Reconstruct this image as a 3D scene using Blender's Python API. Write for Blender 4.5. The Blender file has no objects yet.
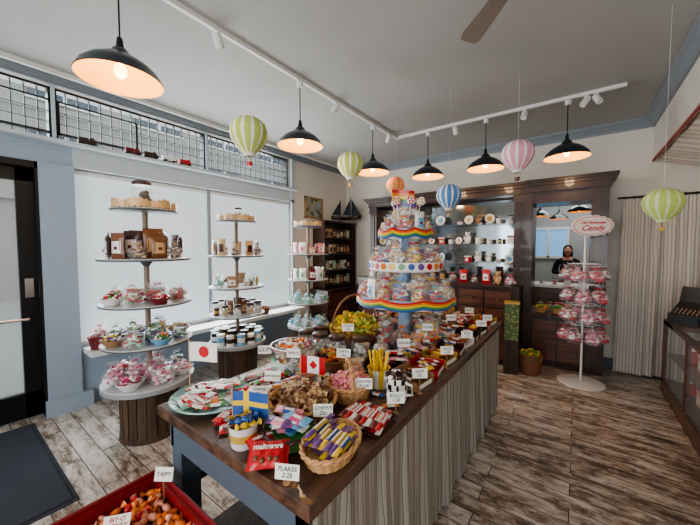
import bpy, math, random, bmesh
from mathutils import Vector, Matrix
random.seed(11)
scene = bpy.context.scene
COL = scene.collection
R = random.random
def U(a, b): return a + (b - a) * random.random()
pi = math.pi

# ---------------------------------------------------------------- materials
def lin(c):
    return tuple(((x / 255.0) / 12.92 if x / 255.0 <= .04045 else ((x / 255.0 + .055) / 1.055) ** 2.4) for x in c)
MATS = {}
def mat(name, col, rough=.5, metal=0., noise=.12, ns=18., bump=.0, emit=0., ecol=None, alpha=1., coat=0.):
    if name in MATS: return MATS[name]
    m = bpy.data.materials.new(name); m.use_nodes = True
    nt = m.node_tree; b = nt.nodes['Principled BSDF']
    c = lin(col)
    tc = nt.nodes.new('ShaderNodeTexCoord')
    n = nt.nodes.new('ShaderNodeTexNoise'); n.inputs['Scale'].default_value = ns; n.inputs['Detail'].default_value = 4
    nt.links.new(tc.outputs['Object'], n.inputs['Vector'])
    mx = nt.nodes.new('ShaderNodeMix'); mx.data_type = 'RGBA'
    mx.inputs[6].default_value = (c[0] * (1 - noise), c[1] * (1 - noise), c[2] * (1 - noise), 1)
    mx.inputs[7].default_value = (min(1, c[0] * (1 + noise)), min(1, c[1] * (1 + noise)), min(1, c[2] * (1 + noise)), 1)
    nt.links.new(n.outputs['Fac'], mx.inputs[0]); nt.links.new(mx.outputs[2], b.inputs['Base Color'])
    b.inputs['Roughness'].default_value = rough; b.inputs['Metallic'].default_value = metal
    b.inputs['Alpha'].default_value = alpha; b.inputs['Coat Weight'].default_value = coat
    if bump:
        bp = nt.nodes.new('ShaderNodeBump'); bp.inputs['Strength'].default_value = bump; bp.inputs['Distance'].default_value = .01
        nt.links.new(n.outputs['Fac'], bp.inputs['Height']); nt.links.new(bp.outputs['Normal'], b.inputs['Normal'])
    if emit:
        e = lin(ecol or col); b.inputs['Emission Color'].default_value = (*e, 1); b.inputs['Emission Strength'].default_value = emit
    MATS[name] = m; return m

def nodes_of(name):
    m = bpy.data.materials.new(name); m.use_nodes = True; MATS[name] = m
    return m, m.node_tree, m.node_tree.nodes['Principled BSDF']

def stripe_mat(name, c1, c2, axis, freq, width=.5, rough=.9, c3=None):
    m, nt, b = nodes_of(name)
    tc = nt.nodes.new('ShaderNodeTexCoord'); sp = nt.nodes.new('ShaderNodeSeparateXYZ')
    nt.links.new(tc.outputs['Object'], sp.inputs[0])
    nz = nt.nodes.new('ShaderNodeTexNoise'); nz.inputs['Scale'].default_value = 3.5; nz.inputs['Detail'].default_value = 1
    nt.links.new(tc.outputs['Object'], nz.inputs['Vector'])
    ma = nt.nodes.new('ShaderNodeMath'); ma.operation = 'MULTIPLY_ADD'; ma.inputs[1].default_value = .03
    nt.links.new(nz.outputs['Fac'], ma.inputs[0]); nt.links.new(sp.outputs[axis], ma.inputs[2])
    mu = nt.nodes.new('ShaderNodeMath'); mu.operation = 'MULTIPLY'; mu.inputs[1].default_value = freq
    nt.links.new(ma.outputs[0], mu.inputs[0])
    fr = nt.nodes.new('ShaderNodeMath'); fr.operation = 'FRACT'; nt.links.new(mu.outputs[0], fr.inputs[0])
    r = nt.nodes.new('ShaderNodeValToRGB'); r.color_ramp.interpolation = 'CONSTANT'
    r.color_ramp.elements[0].color = (*lin(c1), 1); r.color_ramp.elements[1].position = width; r.color_ramp.elements[1].color = (*lin(c2), 1)
    if c3:
        e = r.color_ramp.elements.new(min(.98, width + (1 - width) * .6)); e.color = (*lin(c3), 1)
    nt.links.new(fr.outputs[0], r.inputs[0]); nt.links.new(r.outputs[0], b.inputs['Base Color'])
    b.inputs['Roughness'].default_value = rough; b.inputs['Specular IOR Level'].default_value = .1
    return m

def wood_mat(name, dark, light, axis=0, scale=6., rough=.4, coat=.0):
    m, nt, b = nodes_of(name)
    tc = nt.nodes.new('ShaderNodeTexCoord'); mp = nt.nodes.new('ShaderNodeMapping')
    s = [scale * 5] * 3; s[axis] = scale * .4; mp.inputs['Scale'].default_value = s
    nt.links.new(tc.outputs['Object'], mp.inputs[0])
    n = nt.nodes.new('ShaderNodeTexNoise'); n.inputs['Scale'].default_value = 1; n.inputs['Detail'].default_value = 6; n.inputs['Distortion'].default_value = .6
    nt.links.new(mp.outputs[0], n.inputs['Vector'])
    r = nt.nodes.new('ShaderNodeValToRGB'); r.color_ramp.elements[0].position = .3; r.color_ramp.elements[1].position = .72
    r.color_ramp.elements[0].color = (*lin(dark), 1); r.color_ramp.elements[1].color = (*lin(light), 1)
    nt.links.new(n.outputs['Fac'], r.inputs[0]); nt.links.new(r.outputs[0], b.inputs['Base Color'])
    b.inputs['Roughness'].default_value = rough; b.inputs['Coat Weight'].default_value = coat
    bp = nt.nodes.new('ShaderNodeBump'); bp.inputs['Strength'].default_value = .15; bp.inputs['Distance'].default_value = .004
    nt.links.new(n.outputs['Fac'], bp.inputs['Height']); nt.links.new(bp.outputs['Normal'], b.inputs['Normal'])
    return m

def floor_mat():
    m, nt, b = nodes_of('distressed_planks')
    tc = nt.nodes.new('ShaderNodeTexCoord')
    br = nt.nodes.new('ShaderNodeTexBrick'); br.offset = .37; br.inputs['Scale'].default_value = 1
    br.inputs['Brick Width'].default_value = 1.3; br.inputs['Row Height'].default_value = .13
    br.inputs['Mortar Size'].default_value = .0035; br.inputs['Mortar Smooth'].default_value = .3
    br.inputs['Color1'].default_value = (0, 0, 0, 1); br.inputs['Color2'].default_value = (1, 1, 1, 1); br.inputs['Mortar'].default_value = (.5, .5, .5, 1)
    nt.links.new(tc.outputs['Object'], br.inputs['Vector'])
    sc = nt.nodes.new('ShaderNodeVectorMath'); sc.operation = 'SCALE'; sc.inputs['Scale'].default_value = 7
    nt.links.new(br.outputs['Color'], sc.inputs[0])
    def noise(scl, det, rgh, dist=0):
        mp = nt.nodes.new('ShaderNodeMapping'); mp.inputs['Scale'].default_value = scl
        nt.links.new(tc.outputs['Object'], mp.inputs[0])
        ad = nt.nodes.new('ShaderNodeVectorMath'); ad.operation = 'ADD'
        nt.links.new(mp.outputs[0], ad.inputs[0]); nt.links.new(sc.outputs[0], ad.inputs[1])
        n = nt.nodes.new('ShaderNodeTexNoise'); n.inputs['Scale'].default_value = 1.; n.inputs['Detail'].default_value = det; n.inputs['Roughness'].default_value = rgh; n.inputs['Distortion'].default_value = dist
        nt.links.new(ad.outputs[0], n.inputs['Vector']); return n
    n = noise((4.5, 13, 1), 10, .8, .3); fine = noise((14, 70, 1), 4, .7)
    big = nt.nodes.new('ShaderNodeTexNoise'); big.inputs['Scale'].default_value = 1.1; nt.links.new(tc.outputs['Object'], big.inputs['Vector'])
    sp = nt.nodes.new('ShaderNodeSeparateXYZ'); nt.links.new(tc.outputs['Object'], sp.inputs[0])
    mr = nt.nodes.new('ShaderNodeMapRange'); mr.inputs[1].default_value = -3.5; mr.inputs[2].default_value = .8; mr.inputs[3].default_value = .012; mr.inputs[4].default_value = -.018
    nt.links.new(sp.outputs[0], mr.inputs[0])
    def mth(op, a_, b_, c_=None):
        q = nt.nodes.new('ShaderNodeMath'); q.operation = op
        for i, s_ in enumerate((a_, b_, c_)):
            if s_ is None: continue
            if isinstance(s_, (int, float)): q.inputs[i].default_value = s_
            else: nt.links.new(s_, q.inputs[i])
        return q.outputs[0]
    v = mth('ADD', n.outputs['Fac'], mr.outputs[0])
    v = mth('MULTIPLY_ADD', big.outputs['Fac'], .14, v)
    v = mth('MULTIPLY_ADD', br.outputs['Color'], .08, v)
    v = mth('MULTIPLY_ADD', fine.outputs['Fac'], .20, v)
    r = nt.nodes.new('ShaderNodeValToRGB'); cr = r.color_ramp
    cr.elements[0].position = .56; cr.elements[0].color = (*lin((84, 70, 60)), 1)
    cr.elements[1].position = .82; cr.elements[1].color = (*lin((212, 207, 199)), 1)
    e = cr.elements.new(.63); e.color = (*lin((124, 107, 92)), 1)
    e = cr.elements.new(.675); e.color = (*lin((156, 142, 128)), 1)
    e = cr.elements.new(.72); e.color = (*lin((184, 174, 162)), 1)
    nt.links.new(v, r.inputs[0])
    mx = nt.nodes.new('ShaderNodeMix'); mx.data_type = 'RGBA'; mx.inputs[7].default_value = (*lin((60, 50, 43)), 1)
    nt.links.new(br.outputs['Fac'], mx.inputs[0]); nt.links.new(r.outputs[0], mx.inputs[6])
    nt.links.new(mx.outputs[2], b.inputs['Base Color']); b.inputs['Roughness'].default_value = .5
    bp = nt.nodes.new('ShaderNodeBump'); bp.inputs['Strength'].default_value = .22; bp.inputs['Distance'].default_value = .004
    nt.links.new(v, bp.inputs['Height']); nt.links.new(bp.outputs['Normal'], b.inputs['Normal'])
    return m

M_floor = floor_mat()
M_blue = mat('blue_grey_paint', (158, 175, 192), .55, noise=.05)
M_pale = mat('pale_blue_trim_paint', (198, 205, 210), .5, noise=.04)
M_bluedk = mat('slate_blue_paint', (84, 96, 108), .5, noise=.1)
M_cream = mat('cream_wall_paint', (228, 221, 210), .8, noise=.04)
M_ceil = mat('ceiling_plaster', (178, 177, 173), .9, noise=.12, ns=1.6, bump=.3)
M_white = mat('white_paint', (228, 226, 222), .5, noise=.03)
M_black = mat('black_metal', (20, 20, 22), .4, noise=.1)
M_navy = mat('lamp_enamel', (18, 30, 42), .28, noise=.05, coat=.4)
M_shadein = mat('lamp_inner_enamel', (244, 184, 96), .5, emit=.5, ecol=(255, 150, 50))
M_bulb = mat('warm_bulb', (255, 225, 170), .4, emit=6, ecol=(255, 205, 130))
M_darkwood = wood_mat('mahogany', (30, 17, 12), (72, 41, 30), 2, 5, .35, .3)
M_drawer = wood_mat('red_brown_wood', (66, 38, 27), (120, 76, 56), 0, 5, .35, .3)
M_tabletop = wood_mat('worn_walnut_top', (50, 35, 29), (114, 85, 67), 1, 4, .38, .15)
M_crate = wood_mat('rustic_crate_wood', (54, 40, 31), (102, 79, 60), 2, 5, .6)
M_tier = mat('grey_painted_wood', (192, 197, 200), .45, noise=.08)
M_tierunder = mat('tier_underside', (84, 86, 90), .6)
M_pole = mat('pole_taupe', (140, 124, 108), .5, noise=.15)
M_wicker = mat('wicker', (196, 152, 104), .7, noise=.4, ns=60, bump=.5)
M_wickerdk = mat('dark_wicker', (128, 88, 60), .7, noise=.35, ns=60, bump=.5)
M_paper = mat('card_paper', (238, 236, 228), .7, noise=.02)
M_ink = mat('ink', (25, 25, 30), .6)
M_redink = mat('red_ink', (200, 24, 40), .6)
M_cello = mat('cellophane', (245, 248, 250), .05, alpha=.13, noise=.02)
M_glass = mat('clear_glass', (225, 238, 240), .03, alpha=.12, noise=.01)
M_chrome = mat('chrome', (200, 200, 205), .2, metal=1.)
M_skirt = stripe_mat('ticking_cloth', (158, 151, 143), (128, 122, 118), 1, 40, .6, c3=(178, 170, 160))
M_curtain = stripe_mat('ticking_curtain', (204, 197, 188), (162, 157, 153), 0, 32, .6, c3=(186, 180, 172))
M_blind = mat('blind_daylight_glow', (212, 220, 224), .9, noise=.04, ns=.8, emit=.42, ecol=(214, 230, 240))  # emission stands in for daylight passing through the blinds
M_mat = mat('rubber_mat', (56, 60, 68), .95, noise=.35, ns=150, bump=.6)
CC = dict(red=(204, 28, 36), orange=(236, 120, 36), yellow=(240, 196, 50), green=(76, 150, 70), mint=(150, 205, 175), blue=(46, 90, 165),
          sky=(110, 176, 215), purple=(105, 62, 135), pink=(234, 145, 162), hot=(212, 66, 120), white=(236, 234, 228), brown=(122, 76, 48),
          tan=(208, 172, 124), choc=(66, 40, 30), black=(28, 26, 28), maroon=(120, 30, 36), gold=(200, 160, 70), lime=(170, 196, 80), salmon=(234, 156, 124), kraft=(170, 130, 90))
for k_ in CC:
    g_ = sum(CC[k_]) / 3
    CC[k_] = tuple(c * .9 + g_ * .1 for c in CC[k_])
def C(k): return mat('candy_' + k, CC[k], .36, noise=.1, coat=.2)

# ---------------------------------------------------------------- mesh builder
class MB:
    def __init__(s): s.v = []; s.f = []; s.m = []; s.T = Matrix.Identity(4)
    def add(s, vs, fs, m=0):
        o = len(s.v); s.v += [tuple(s.T @ Vector(p)) for p in vs]
        for k, f in enumerate(fs):
            s.f.append([o + i for i in f]); s.m.append(m(k) if callable(m) else m)
    def box(s, x0, x1, y0, y1, z0, z1, m=0):
        s.add([(x0, y0, z0), (x1, y0, z0), (x1, y1, z0), (x0, y1, z0), (x0, y0, z1), (x1, y0, z1), (x1, y1, z1), (x0, y1, z1)],
              [(0, 3, 2, 1), (4, 5, 6, 7), (0, 1, 5, 4), (1, 2, 6, 5), (2, 3, 7, 6), (3, 0, 4, 7)], m)
        return s
    def cbox(s, cx, cy, cz, sx, sy, sz, m=0): return s.box(cx - sx / 2, cx + sx / 2, cy - sy / 2, cy + sy / 2, cz - sz / 2, cz + sz / 2, m)
    def lathe(s, prof, seg=24, m=0, c=(0, 0, 0), sx=1, sy=1, rip=None):
        rings = []; vs = []; fs = []; ms = []
        for j, (r, z) in enumerate(prof):
            if r < 1e-6:
                rings.append([len(vs)]); vs.append((c[0], c[1], c[2] + z))
            else:
                ring = []
                for i in range(seg):
                    a = 2 * pi * i / seg; rr = r * (rip(a, j) if rip else 1)
                    ring.append(len(vs)); vs.append((c[0] + rr * sx * math.cos(a), c[1] + rr * sy * math.sin(a), c[2] + z))
                rings.append(ring)
        for j in range(len(rings) - 1):
            a, b = rings[j], rings[j + 1]
            for i in range(seg):
                k = (i + 1) % seg
                if len(a) == 1 and len(b) == 1: continue
                if len(a) == 1: f = (a[0], b[i], b[k])
                elif len(b) == 1: f = (a[i], b[0], a[k])
                else: f = (a[i], a[k], b[k], b[i])
                fs.append(f); ms.append(m(i, j) if callable(m) else m)
        s.add(vs, fs, lambda k: ms[k]); return s
    def cyl(s, cx, cy, z0, z1, r, m=0, seg=16, r2=None):
        r2 = r if r2 is None else r2
        return s.lathe([(0, z0), (r, z0), (r2, z1), (0, z1)], seg, m, (cx, cy, 0))
    def sph(s, c, r, seg=10, rings=6, m=0):
        if not hasattr(r, '__len__'): r = (r, r, r)
        prof = [(math.sin(pi * j / rings), -math.cos(pi * j / rings) * r[2]) for j in range(rings + 1)]
        prof[0] = (0, -r[2]); prof[-1] = (0, r[2])
        return s.lathe(prof, seg, m, c, r[0], r[1])
    def tube(s, pts, r, seg=6, m=0, closed=False):
        pts = [Vector(p) for p in pts]; n = len(pts); vs = []; fs = []
        for i, p in enumerate(pts):
            if closed: t = pts[(i + 1) % n] - pts[i - 1]
            else: t = pts[min(i + 1, n - 1)] - pts[max(i - 1, 0)]
            t.normalize(); up = Vector((0, 0, 1)) if abs(t.z) < .9 else Vector((1, 0, 0))
            a = t.cross(up).normalized(); b = a.cross(t)
            rr = r[i] if hasattr(r, '__len__') else r
            for k in range(seg):
                an = 2 * pi * k / seg; vs.append(tuple(p + (a * math.cos(an) + b * math.sin(an)) * rr))
        for i in range(n if closed else n - 1):
            for k in range(seg):
                j = (i + 1) % n; q = (k + 1) % seg
                fs.append((i * seg + k, i * seg + q, j * seg + q, j * seg + k))
        if not closed:
            fs.append(tuple(range(seg))); fs.append(tuple(range((n - 1) * seg, n * seg)))
        s.add(vs, fs, m); return s
    def ring(s, R_, r, z, m=0, n=28, seg=6, sx=1, sy=1, c=(0, 0)):
        return s.tube([(c[0] + R_ * sx * math.cos(2 * pi * i / n), c[1] + R_ * sy * math.sin(2 * pi * i / n), z) for i in range(n)], r, seg, m, True)
    def sheet(s, fn, nu, nv, m=0):
        vs = [fn(i / nu, j / nv) for j in range(nv + 1) for i in range(nu + 1)]
        fs = [(j * (nu + 1) + i, j * (nu + 1) + i + 1, (j + 1) * (nu + 1) + i + 1, (j + 1) * (nu + 1) + i) for j in range(nv) for i in range(nu)]
        if callable(m):
            s.add(vs, fs, lambda k: m((k % nu + .5) / nu, (k // nu + .5) / nv))
        else: s.add(vs, fs, m)
        return s
    def pillow(s, L, W, H, ma=0, mb=1, zc=0, wr=0):
        nx, ny = (14, 6) if not wr else (24, 14)
        def h(x, y):
            if abs(x) > .86: return .02
            return .02 + max(0, 1 - (abs(x) / .86) ** 4) ** .6 * max(0, 1 - abs(y) ** 3) ** .6 * (1 + wr * math.sin(9 * x + 5 * y) * math.cos(7 * y - 4 * x))
        for sg in (1, -1):
            s.sheet(lambda u, v: ((2 * u - 1) * L / 2, (2 * v - 1) * W / 2 * (1 - .05 * math.cos((2 * u - 1) * pi)), zc + sg * H / 2 * h(2 * u - 1, 2 * v - 1)), nx, ny,
                    lambda u, v: mb if abs(2 * u - 1) < .5 else ma)
        return s
    def mesh(s, name, mats, smooth=True, ang=38):
        me = bpy.data.meshes.new(name); me.from_pydata(s.v, [], s.f)
        for mm in (mats if isinstance(mats, (list, tuple)) else [mats]): me.materials.append(mm)
        me.polygons.foreach_set('material_index', s.m)
        bm = bmesh.new(); bm.from_mesh(me); bmesh.ops.remove_doubles(bm, verts=bm.verts, dist=1e-5)
        bmesh.ops.recalc_face_normals(bm, faces=bm.faces); bm.to_mesh(me); bm.free()
        me.polygons.foreach_set('use_smooth', [smooth] * len(me.polygons))
        if smooth: me.set_sharp_from_angle(angle=math.radians(ang))
        me.update(); return me

def tag(o, label=None, cat=None, group=None, kind=None):
    if label: o['label'] = label
    if cat: o['category'] = cat
    if group: o['group'] = group
    if kind: o['kind'] = kind
def obj(name, data, parent=None, loc=(0, 0, 0), rot=(0, 0, 0), s=1, **k):
    o = bpy.data.objects.new(name, data); o.location = loc; o.rotation_euler = rot
    o.scale = (s, s, s) if not hasattr(s, '__len__') else s
    if parent: o.parent = parent
    COL.objects.link(o); tag(o, **k); return o
def struct(name, mb, mats, label, smooth=False):
    return obj(name, mb.mesh(name, mats, smooth), kind='structure', label=label, cat='room structure')
PROTO = {}
STUFF = MB(); SMAT = []
def to_stuff(key, loc, rz, rx, ry, s):
    T = Matrix.Translation(loc) @ Matrix.Rotation(rz, 4, 'Z') @ Matrix.Rotation(ry, 4, 'Y') @ Matrix.Rotation(rx, 4, 'X') @ Matrix.Scale(s, 4)
    me = PROTO[key][3]
    for m_ in me.materials:
        if m_ not in SMAT: SMAT.append(m_)
    mi = [SMAT.index(me.materials[p.material_index]) for p in me.polygons]
    STUFF.T = T; STUFF.add([tuple(v.co) for v in me.vertices], [tuple(p.vertices) for p in me.polygons], lambda k: mi[k])
CNT = {}
def spawn(key, loc, rz=0, rx=0, ry=0, s=1, label=None, group=None):
    name, cat, lab, root, parts = PROTO[key]
    if name in ('candy_bar', 'wrapped_candy'):
        CNT[name] = CNT.get(name, 0) + 1
        if CNT[name] > 298: to_stuff(key, loc, rz, rx, ry, s); return None
    o = obj(name, root, None, loc, (rx, ry, rz), s, label=label or lab, cat=cat, group=group)
    for pn, me, pl, subs in parts:
        p = obj(pn, me, o, label=pl)
        for sn, sm in subs: obj(sn, sm, p)
    return o
def proto(key, name, cat, lab, root=None, parts=()):
    PROTO[key] = (name, cat, lab, root, [(p + (None, ()))[:4] if len(p) == 2 else (p + ((),))[:4] if len(p) == 3 else p for p in parts])

def textmesh(txt, size, m, align='CENTER', ext=.0006, bold=0., shear=0.):
    cu = bpy.data.curves.new('lettering_curve', 'FONT'); cu.body = txt; cu.size = size; cu.align_x = align; cu.align_y = 'CENTER'; cu.extrude = ext; cu.offset = bold; cu.shear = shear
    t = bpy.data.objects.new('lettering_tmp', cu); COL.objects.link(t)
    dg = bpy.context.evaluated_depsgraph_get(); dg.update()
    me = bpy.data.meshes.new_from_object(t.evaluated_get(dg)); me.name = 'lettering'
    me.materials.clear(); me.materials.append(m)
    bpy.data.objects.remove(t); return me

# ---------------------------------------------------------------- room shell
ZC = 3.3; XW = -4.15; YB = 5.5; XR = 1.9; YF = -2.6
struct('floor', MB().box(-4.35, 2.1, YF - .2, 9.4, -.1, 0), M_floor, 'distressed white and brown wooden plank floor')
struct('ceiling', MB().box(-4.35, 2.1, YF - .2, 9.4, ZC, ZC + .1), M_ceil, 'pale grey plaster ceiling')
w = MB(); a, b = -4.35, XW
w.box(a, b, YF, 5.7, 3.22, ZC, 1)
w.box(a, b, 3.9, 5.7, 2.70, 3.22, 1); w.box(a, b, YF, -1.5, 2.70, 3.22, 1)
w.box(a, b, YF, .9, 2.46, 2.68, 0); w.box(a, b, .9, 3.9, 2.46, 2.68, 2); w.box(a, b, 3.9, 5.7, 0, 2.70, 1)
w.box(a, b, .66, .9, 0, 2.46, 0); w.box(a, b, .9, 3.9, 0, .58, 0)
w.box(a, b, YF, -.4, 0, 2.46, 0)
w.box(b, b + .05, .64, .9, 0, 2.46, 0); w.box(b, b + .08, .62, .98, 0, .16, 0)
struct('wall_left', w, [M_blue, M_cream, M_pale], 'blue-grey painted shopfront wall with cream upper part')
w = MB()
w.box(-4.15, -.62, YB, YB + .2, 0, ZC); w.box(.14, 2.1, YB, YB + .2, 0, ZC); w.box(-.62, .14, YB, YB + .2, 2.28, ZC); w.box(-.62, .14, YB, YB + .2, 0, .72)
struct('wall_back', w, M_cream, 'cream painted wall behind dark wood cabinets')
w = MB(); w.box(XR, 2.1, YF, YB, 0, ZC); w.box(.74, XR, YF, YB, 2.74, ZC)
struct('wall_right', w, M_cream, 'cream wall with lowered soffit')
w = MB(); w.box(-4.15, -3.4, YF - .2, YF, 0, ZC); w.box(1.3, 1.9, YF - .2, YF, 0, ZC); w.box(-3.4, 1.3, YF - .2, YF, 0, .7); w.box(-3.4, 1.3, YF - .2, YF, 2.8, ZC)
struct('wall_front', w, M_cream, 'cream shopfront wall with wide window opening')
w = MB(); w.box(-1.6, 1.8, 9.2, 9.4, 0, ZC)  # made-up room, stands in for what the mirror reflects
struct('wall_mirror_room', w, mat('pale_rear_wall', (170, 170, 166), .8), 'pale grey wall of made-up room standing in for the mirror image')
struct('wall_mirror_room_left', MB().box(-1.8, -1.6, 5.7, 9.4, 0, ZC), MATS['pale_rear_wall'], 'pale grey wall of made-up room standing in for the mirror image')
struct('wall_mirror_room_right', MB().box(1.6, 1.8, 5.7, 9.2, 0, ZC), MATS['pale_rear_wall'], 'pale grey wall of made-up room standing in for the mirror image')
def crown(name, p0, p1, n, mt):
    mb = MB(); p0 = Vector(p0); p1 = Vector(p1); n = Vector(n)
    prof = [(0, -.12), (.02, -.12), (.03, -.095), (.07, -.05), (.10, -.03), (.10, 0), (0, 0)]
    vs = [tuple(q + n * a_ + Vector((0, 0, b_))) for q in (p0, p1) for a_, b_ in prof]; k = len(prof)
    mb.add(vs, [(i, (i + 1) % k, k + (i + 1) % k, k + i) for i in range(k)] + [tuple(range(k)), tuple(range(k, 2 * k))])
    struct(name, mb, mt, 'crown moulding along the ceiling')
M_crown = mat('crown_grey', (144, 150, 156), .5, noise=.05)
crown('trim_1', (-4.15, 5.5, ZC), (.74, 5.5, ZC), (0, -1, 0), M_crown)
crown('trim_2', (.74, -2.6, ZC), (.74, 5.5, ZC), (-1, 0, 0), M_crown)
struct('trim_3', MB().box(-4.15, -4.08, -2.6, 5.5, 3.24, 3.30).box(-4.15, -4.11, -2.6, 5.5, 3.22, 3.24), M_crown, 'grey cornice above the transom windows')
struct('trim_4', MB().box(-4.15, -4.0, -1.5, 3.92, 2.655, 2.685).box(-4.15, -4.12, .9, 3.92, 2.46, 2.50).box(-4.15, -4.12, 3.86, 3.93, .6, 3.22), M_pale, 'pale blue-grey ledge below the transom windows')
struct('trim_5', MB().box(-4.15, -3.85, .92, 3.92, .56, .61), M_white, 'white window display ledge')
mb = MB(); n_ = 46
for i in range(n_):
    y0 = -2.4 + i * .17
    mb.add([(.735, y0, 2.74), (.735, y0 + .17, 2.74), (.72, y0 + .15, 2.71), (.72, y0 + .085, 2.695), (.72, y0 + .02, 2.71)], [(0, 1, 2, 3, 4)])
mb.box(.715, .74, -2.4, 5.4, 2.73, 2.75)
struct('trim_6', mb, mat('red_scallop', (176, 110, 100), .6), 'scalloped dusty red trim under the soffit')
struct('trim_7', MB().box(-3.98, -3.94, -2.5, 5.4, 3.26, 3.30), M_white, 'white conduit running along the ceiling')
struct('baseboard_back', MB().box(.3, 1.9, 5.46, 5.5, 0, .14), M_bluedk, 'dark baseboard')
M_awn = stripe_mat('awning_stripe', (244, 238, 228), (220, 210, 196), 1, 7, .5)
aw = obj('striped_awning', None, label='pale cream striped fabric awning under the soffit', cat='awning')
obj('awning_fabric', MB().sheet(lambda u, v: (.76 + .95 * v, -1.5 + 6.8 * u, 2.72 - .30 * v + .01 * math.sin(u * 60)), 120, 6).mesh('awning_fabric', M_awn), aw)
obj('awning_valance', MB().sheet(lambda u, v: (1.71 + .004 * math.sin(u * 90), -1.5 + 6.8 * u, 2.42 - v * (.09 + .03 * abs(math.sin(u * 68)))), 200, 2).mesh('awning_valance', M_awn), aw)
mb = MB()
ys = [-1.5, -.3, .78, 2.34, 3.86]
for i in range(4):
    y0, y1 = ys[i] + .012, ys[i + 1] - .012
    for zz in (2.68, 3.20): mb.box(-4.3, -4.2, y0, y1, zz, zz + .022, 0)
    for yy in (y0, y1 - .02): mb.box(-4.3, -4.2, yy, yy + .02, 2.68, 3.22, 0)
    nn = 8 if i > 1 else 6
    for k in range(1, nn * 2):
        y = y0 + (y1 - y0) * k / (nn * 2); mb.box(-4.27, -4.25, y - .004, y + .004, 2.70, 3.20, 1)
    for k in range(1, 5):
        z = 2.68 + .54 * k / 5; mb.box(-4.27, -4.25, y0, y1, z - .004, z + .004, 1)
    if i: mb.box(-4.3, -4.17, ys[i] - .014, ys[i] + .014, 2.68, 3.22, 2)
for z0 in (2.78, 3.09): mb.box(-4.22, -4.2, .15, 1.5, z0, z0 + .016, 0)
for yy in (.15, .82, 1.5): mb.box(-4.22, -4.2, yy - .01, yy + .01, 2.78, 3.10, 0)
mb.box(-4.262, -4.258, -1.5, 3.86, 2.68, 3.22, 3)
struct('window_1', mb, [M_black, mat('window_lead', (84, 88, 92), .5), M_pale, M_glass], 'transom windows with dark leaded grid panes')
mb = MB()
for yy in (.9, 2.37, 3.86): mb.box(-4.33, -4.27, yy - .03, yy + .03, .58, 2.46, 0)
for zz in (.58, 2.42): mb.box(-4.33, -4.27, .9, 3.86, zz, zz + .04, 0)
mb.box(-4.31, -4.305, .9, 3.86, .6, 2.44, 1)
struct('window_2', mb, [M_white, M_glass], 'large shop display window behind blinds')
mb = MB()
for xx in (-3.4, -1.05, 1.27): mb.box(xx, xx + .04, YF - .1, YF - .05, .7, 2.8)
for zz in (.7, 2.76): mb.box(-3.4, 1.3, YF - .1, YF - .05, zz, zz + .04)
struct('window_3', mb, M_white, 'wide shopfront window frame')
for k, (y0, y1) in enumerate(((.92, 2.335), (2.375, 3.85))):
    t = obj('roller_blind', None, label='white translucent roller blind with daylight put into its fabric as glow', cat='blind', group='window blinds')
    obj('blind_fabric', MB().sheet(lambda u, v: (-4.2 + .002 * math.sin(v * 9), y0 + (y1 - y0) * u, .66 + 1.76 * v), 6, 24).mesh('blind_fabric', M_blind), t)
    mb = MB(); mb.T = Matrix.Translation((-4.2, (y0 + y1) / 2, 2.43)) @ Matrix.Rotation(pi / 2, 4, 'X'); mb.cyl(0, 0, -(y1 - y0) / 2, (y1 - y0) / 2, .022)
    obj('blind_roller', mb.mesh('blind_roller', M_white), t)
    obj('bottom_bar', MB().box(-4.208, -4.192, y0, y1, .63, .66).mesh('bottom_bar', M_white), t)
struct('trim_8', MB().box(-4.23, -4.17, 2.34, 2.37, .6, 2.46), mat('mullion_grey', (150, 156, 160), .5), 'grey mullion between the window blinds')
mb = MB()
mb.box(-4.27, -4.21, .50, .62, .02, 2.40, 0); mb.box(-4.27, -4.21, -.36, -.24, .02, 2.40, 0)
mb.box(-4.27, -4.21, -.36, .62, .02, .26, 0); mb.box(-4.27, -4.21, -.36, .62, 2.28, 2.40, 0)
mb.box(-4.24, -4.235, -.24, .50, .26, 2.28, 1)
mb.box(-4.35, -4.12, .62, .66, 0, 2.46, 0); mb.box(-4.35, -4.12, -.4, -.36, 0, 2.46, 0); mb.box(-4.35, -4.12, -.4, .66, 2.40, 2.46, 0)
mb.tube([(-4.21, .54, .98), (-4.15, .54, .98), (-4.15, -.28, .98), (-4.21, -.28, .98)], .014, 8, 2)
mb.box(-4.21, -4.195, .53, .59, 1.18, 1.36, 2)
struct('door_1', mb, [M_black, M_glass, M_chrome], 'black framed glass shop door with push bar')
obj('pavement', MB().box(-16, -4.36, -12, 14, -.16, -.02).mesh('pavement', mat('pavement_concrete', (150, 148, 144), .9, bump=.3)), label='pale concrete pavement outside the shop', cat='pavement', kind='structure')
bd = obj('building_facade', None, label='pale building across the street with dark windows', cat='building')
mb = MB().box(-15, -14.5, -12, 14, -.02, 9)
for zz in (3.2, 6.2): mb.box(-14.5, -14.3, -12, 14, zz, zz + .18)
obj('facade_wall', mb.mesh('facade_wall', mat('facade_stucco', (150, 145, 138), .9)), bd)
wm = MB().box(-14.5, -14.42, -.9, .9, .8, 2.6, 0).box(-14.45, -14.4, -.05, .05, .8, 2.6, 1).box(-14.45, -14.38, -1, 1, .72, .8, 1).box(-14.45, -14.4, -.9, .9, 1.65, 1.72, 1).mesh('facade_window', [mat('far_glass', (54, 64, 76), .3), M_white], False)
for yy in (-9, -6, -3, 0, 3, 6, 9, 12):
    for zz in (0, 2.9, 5.8): obj('facade_window', wm, bd, (0, yy, zz))

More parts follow.
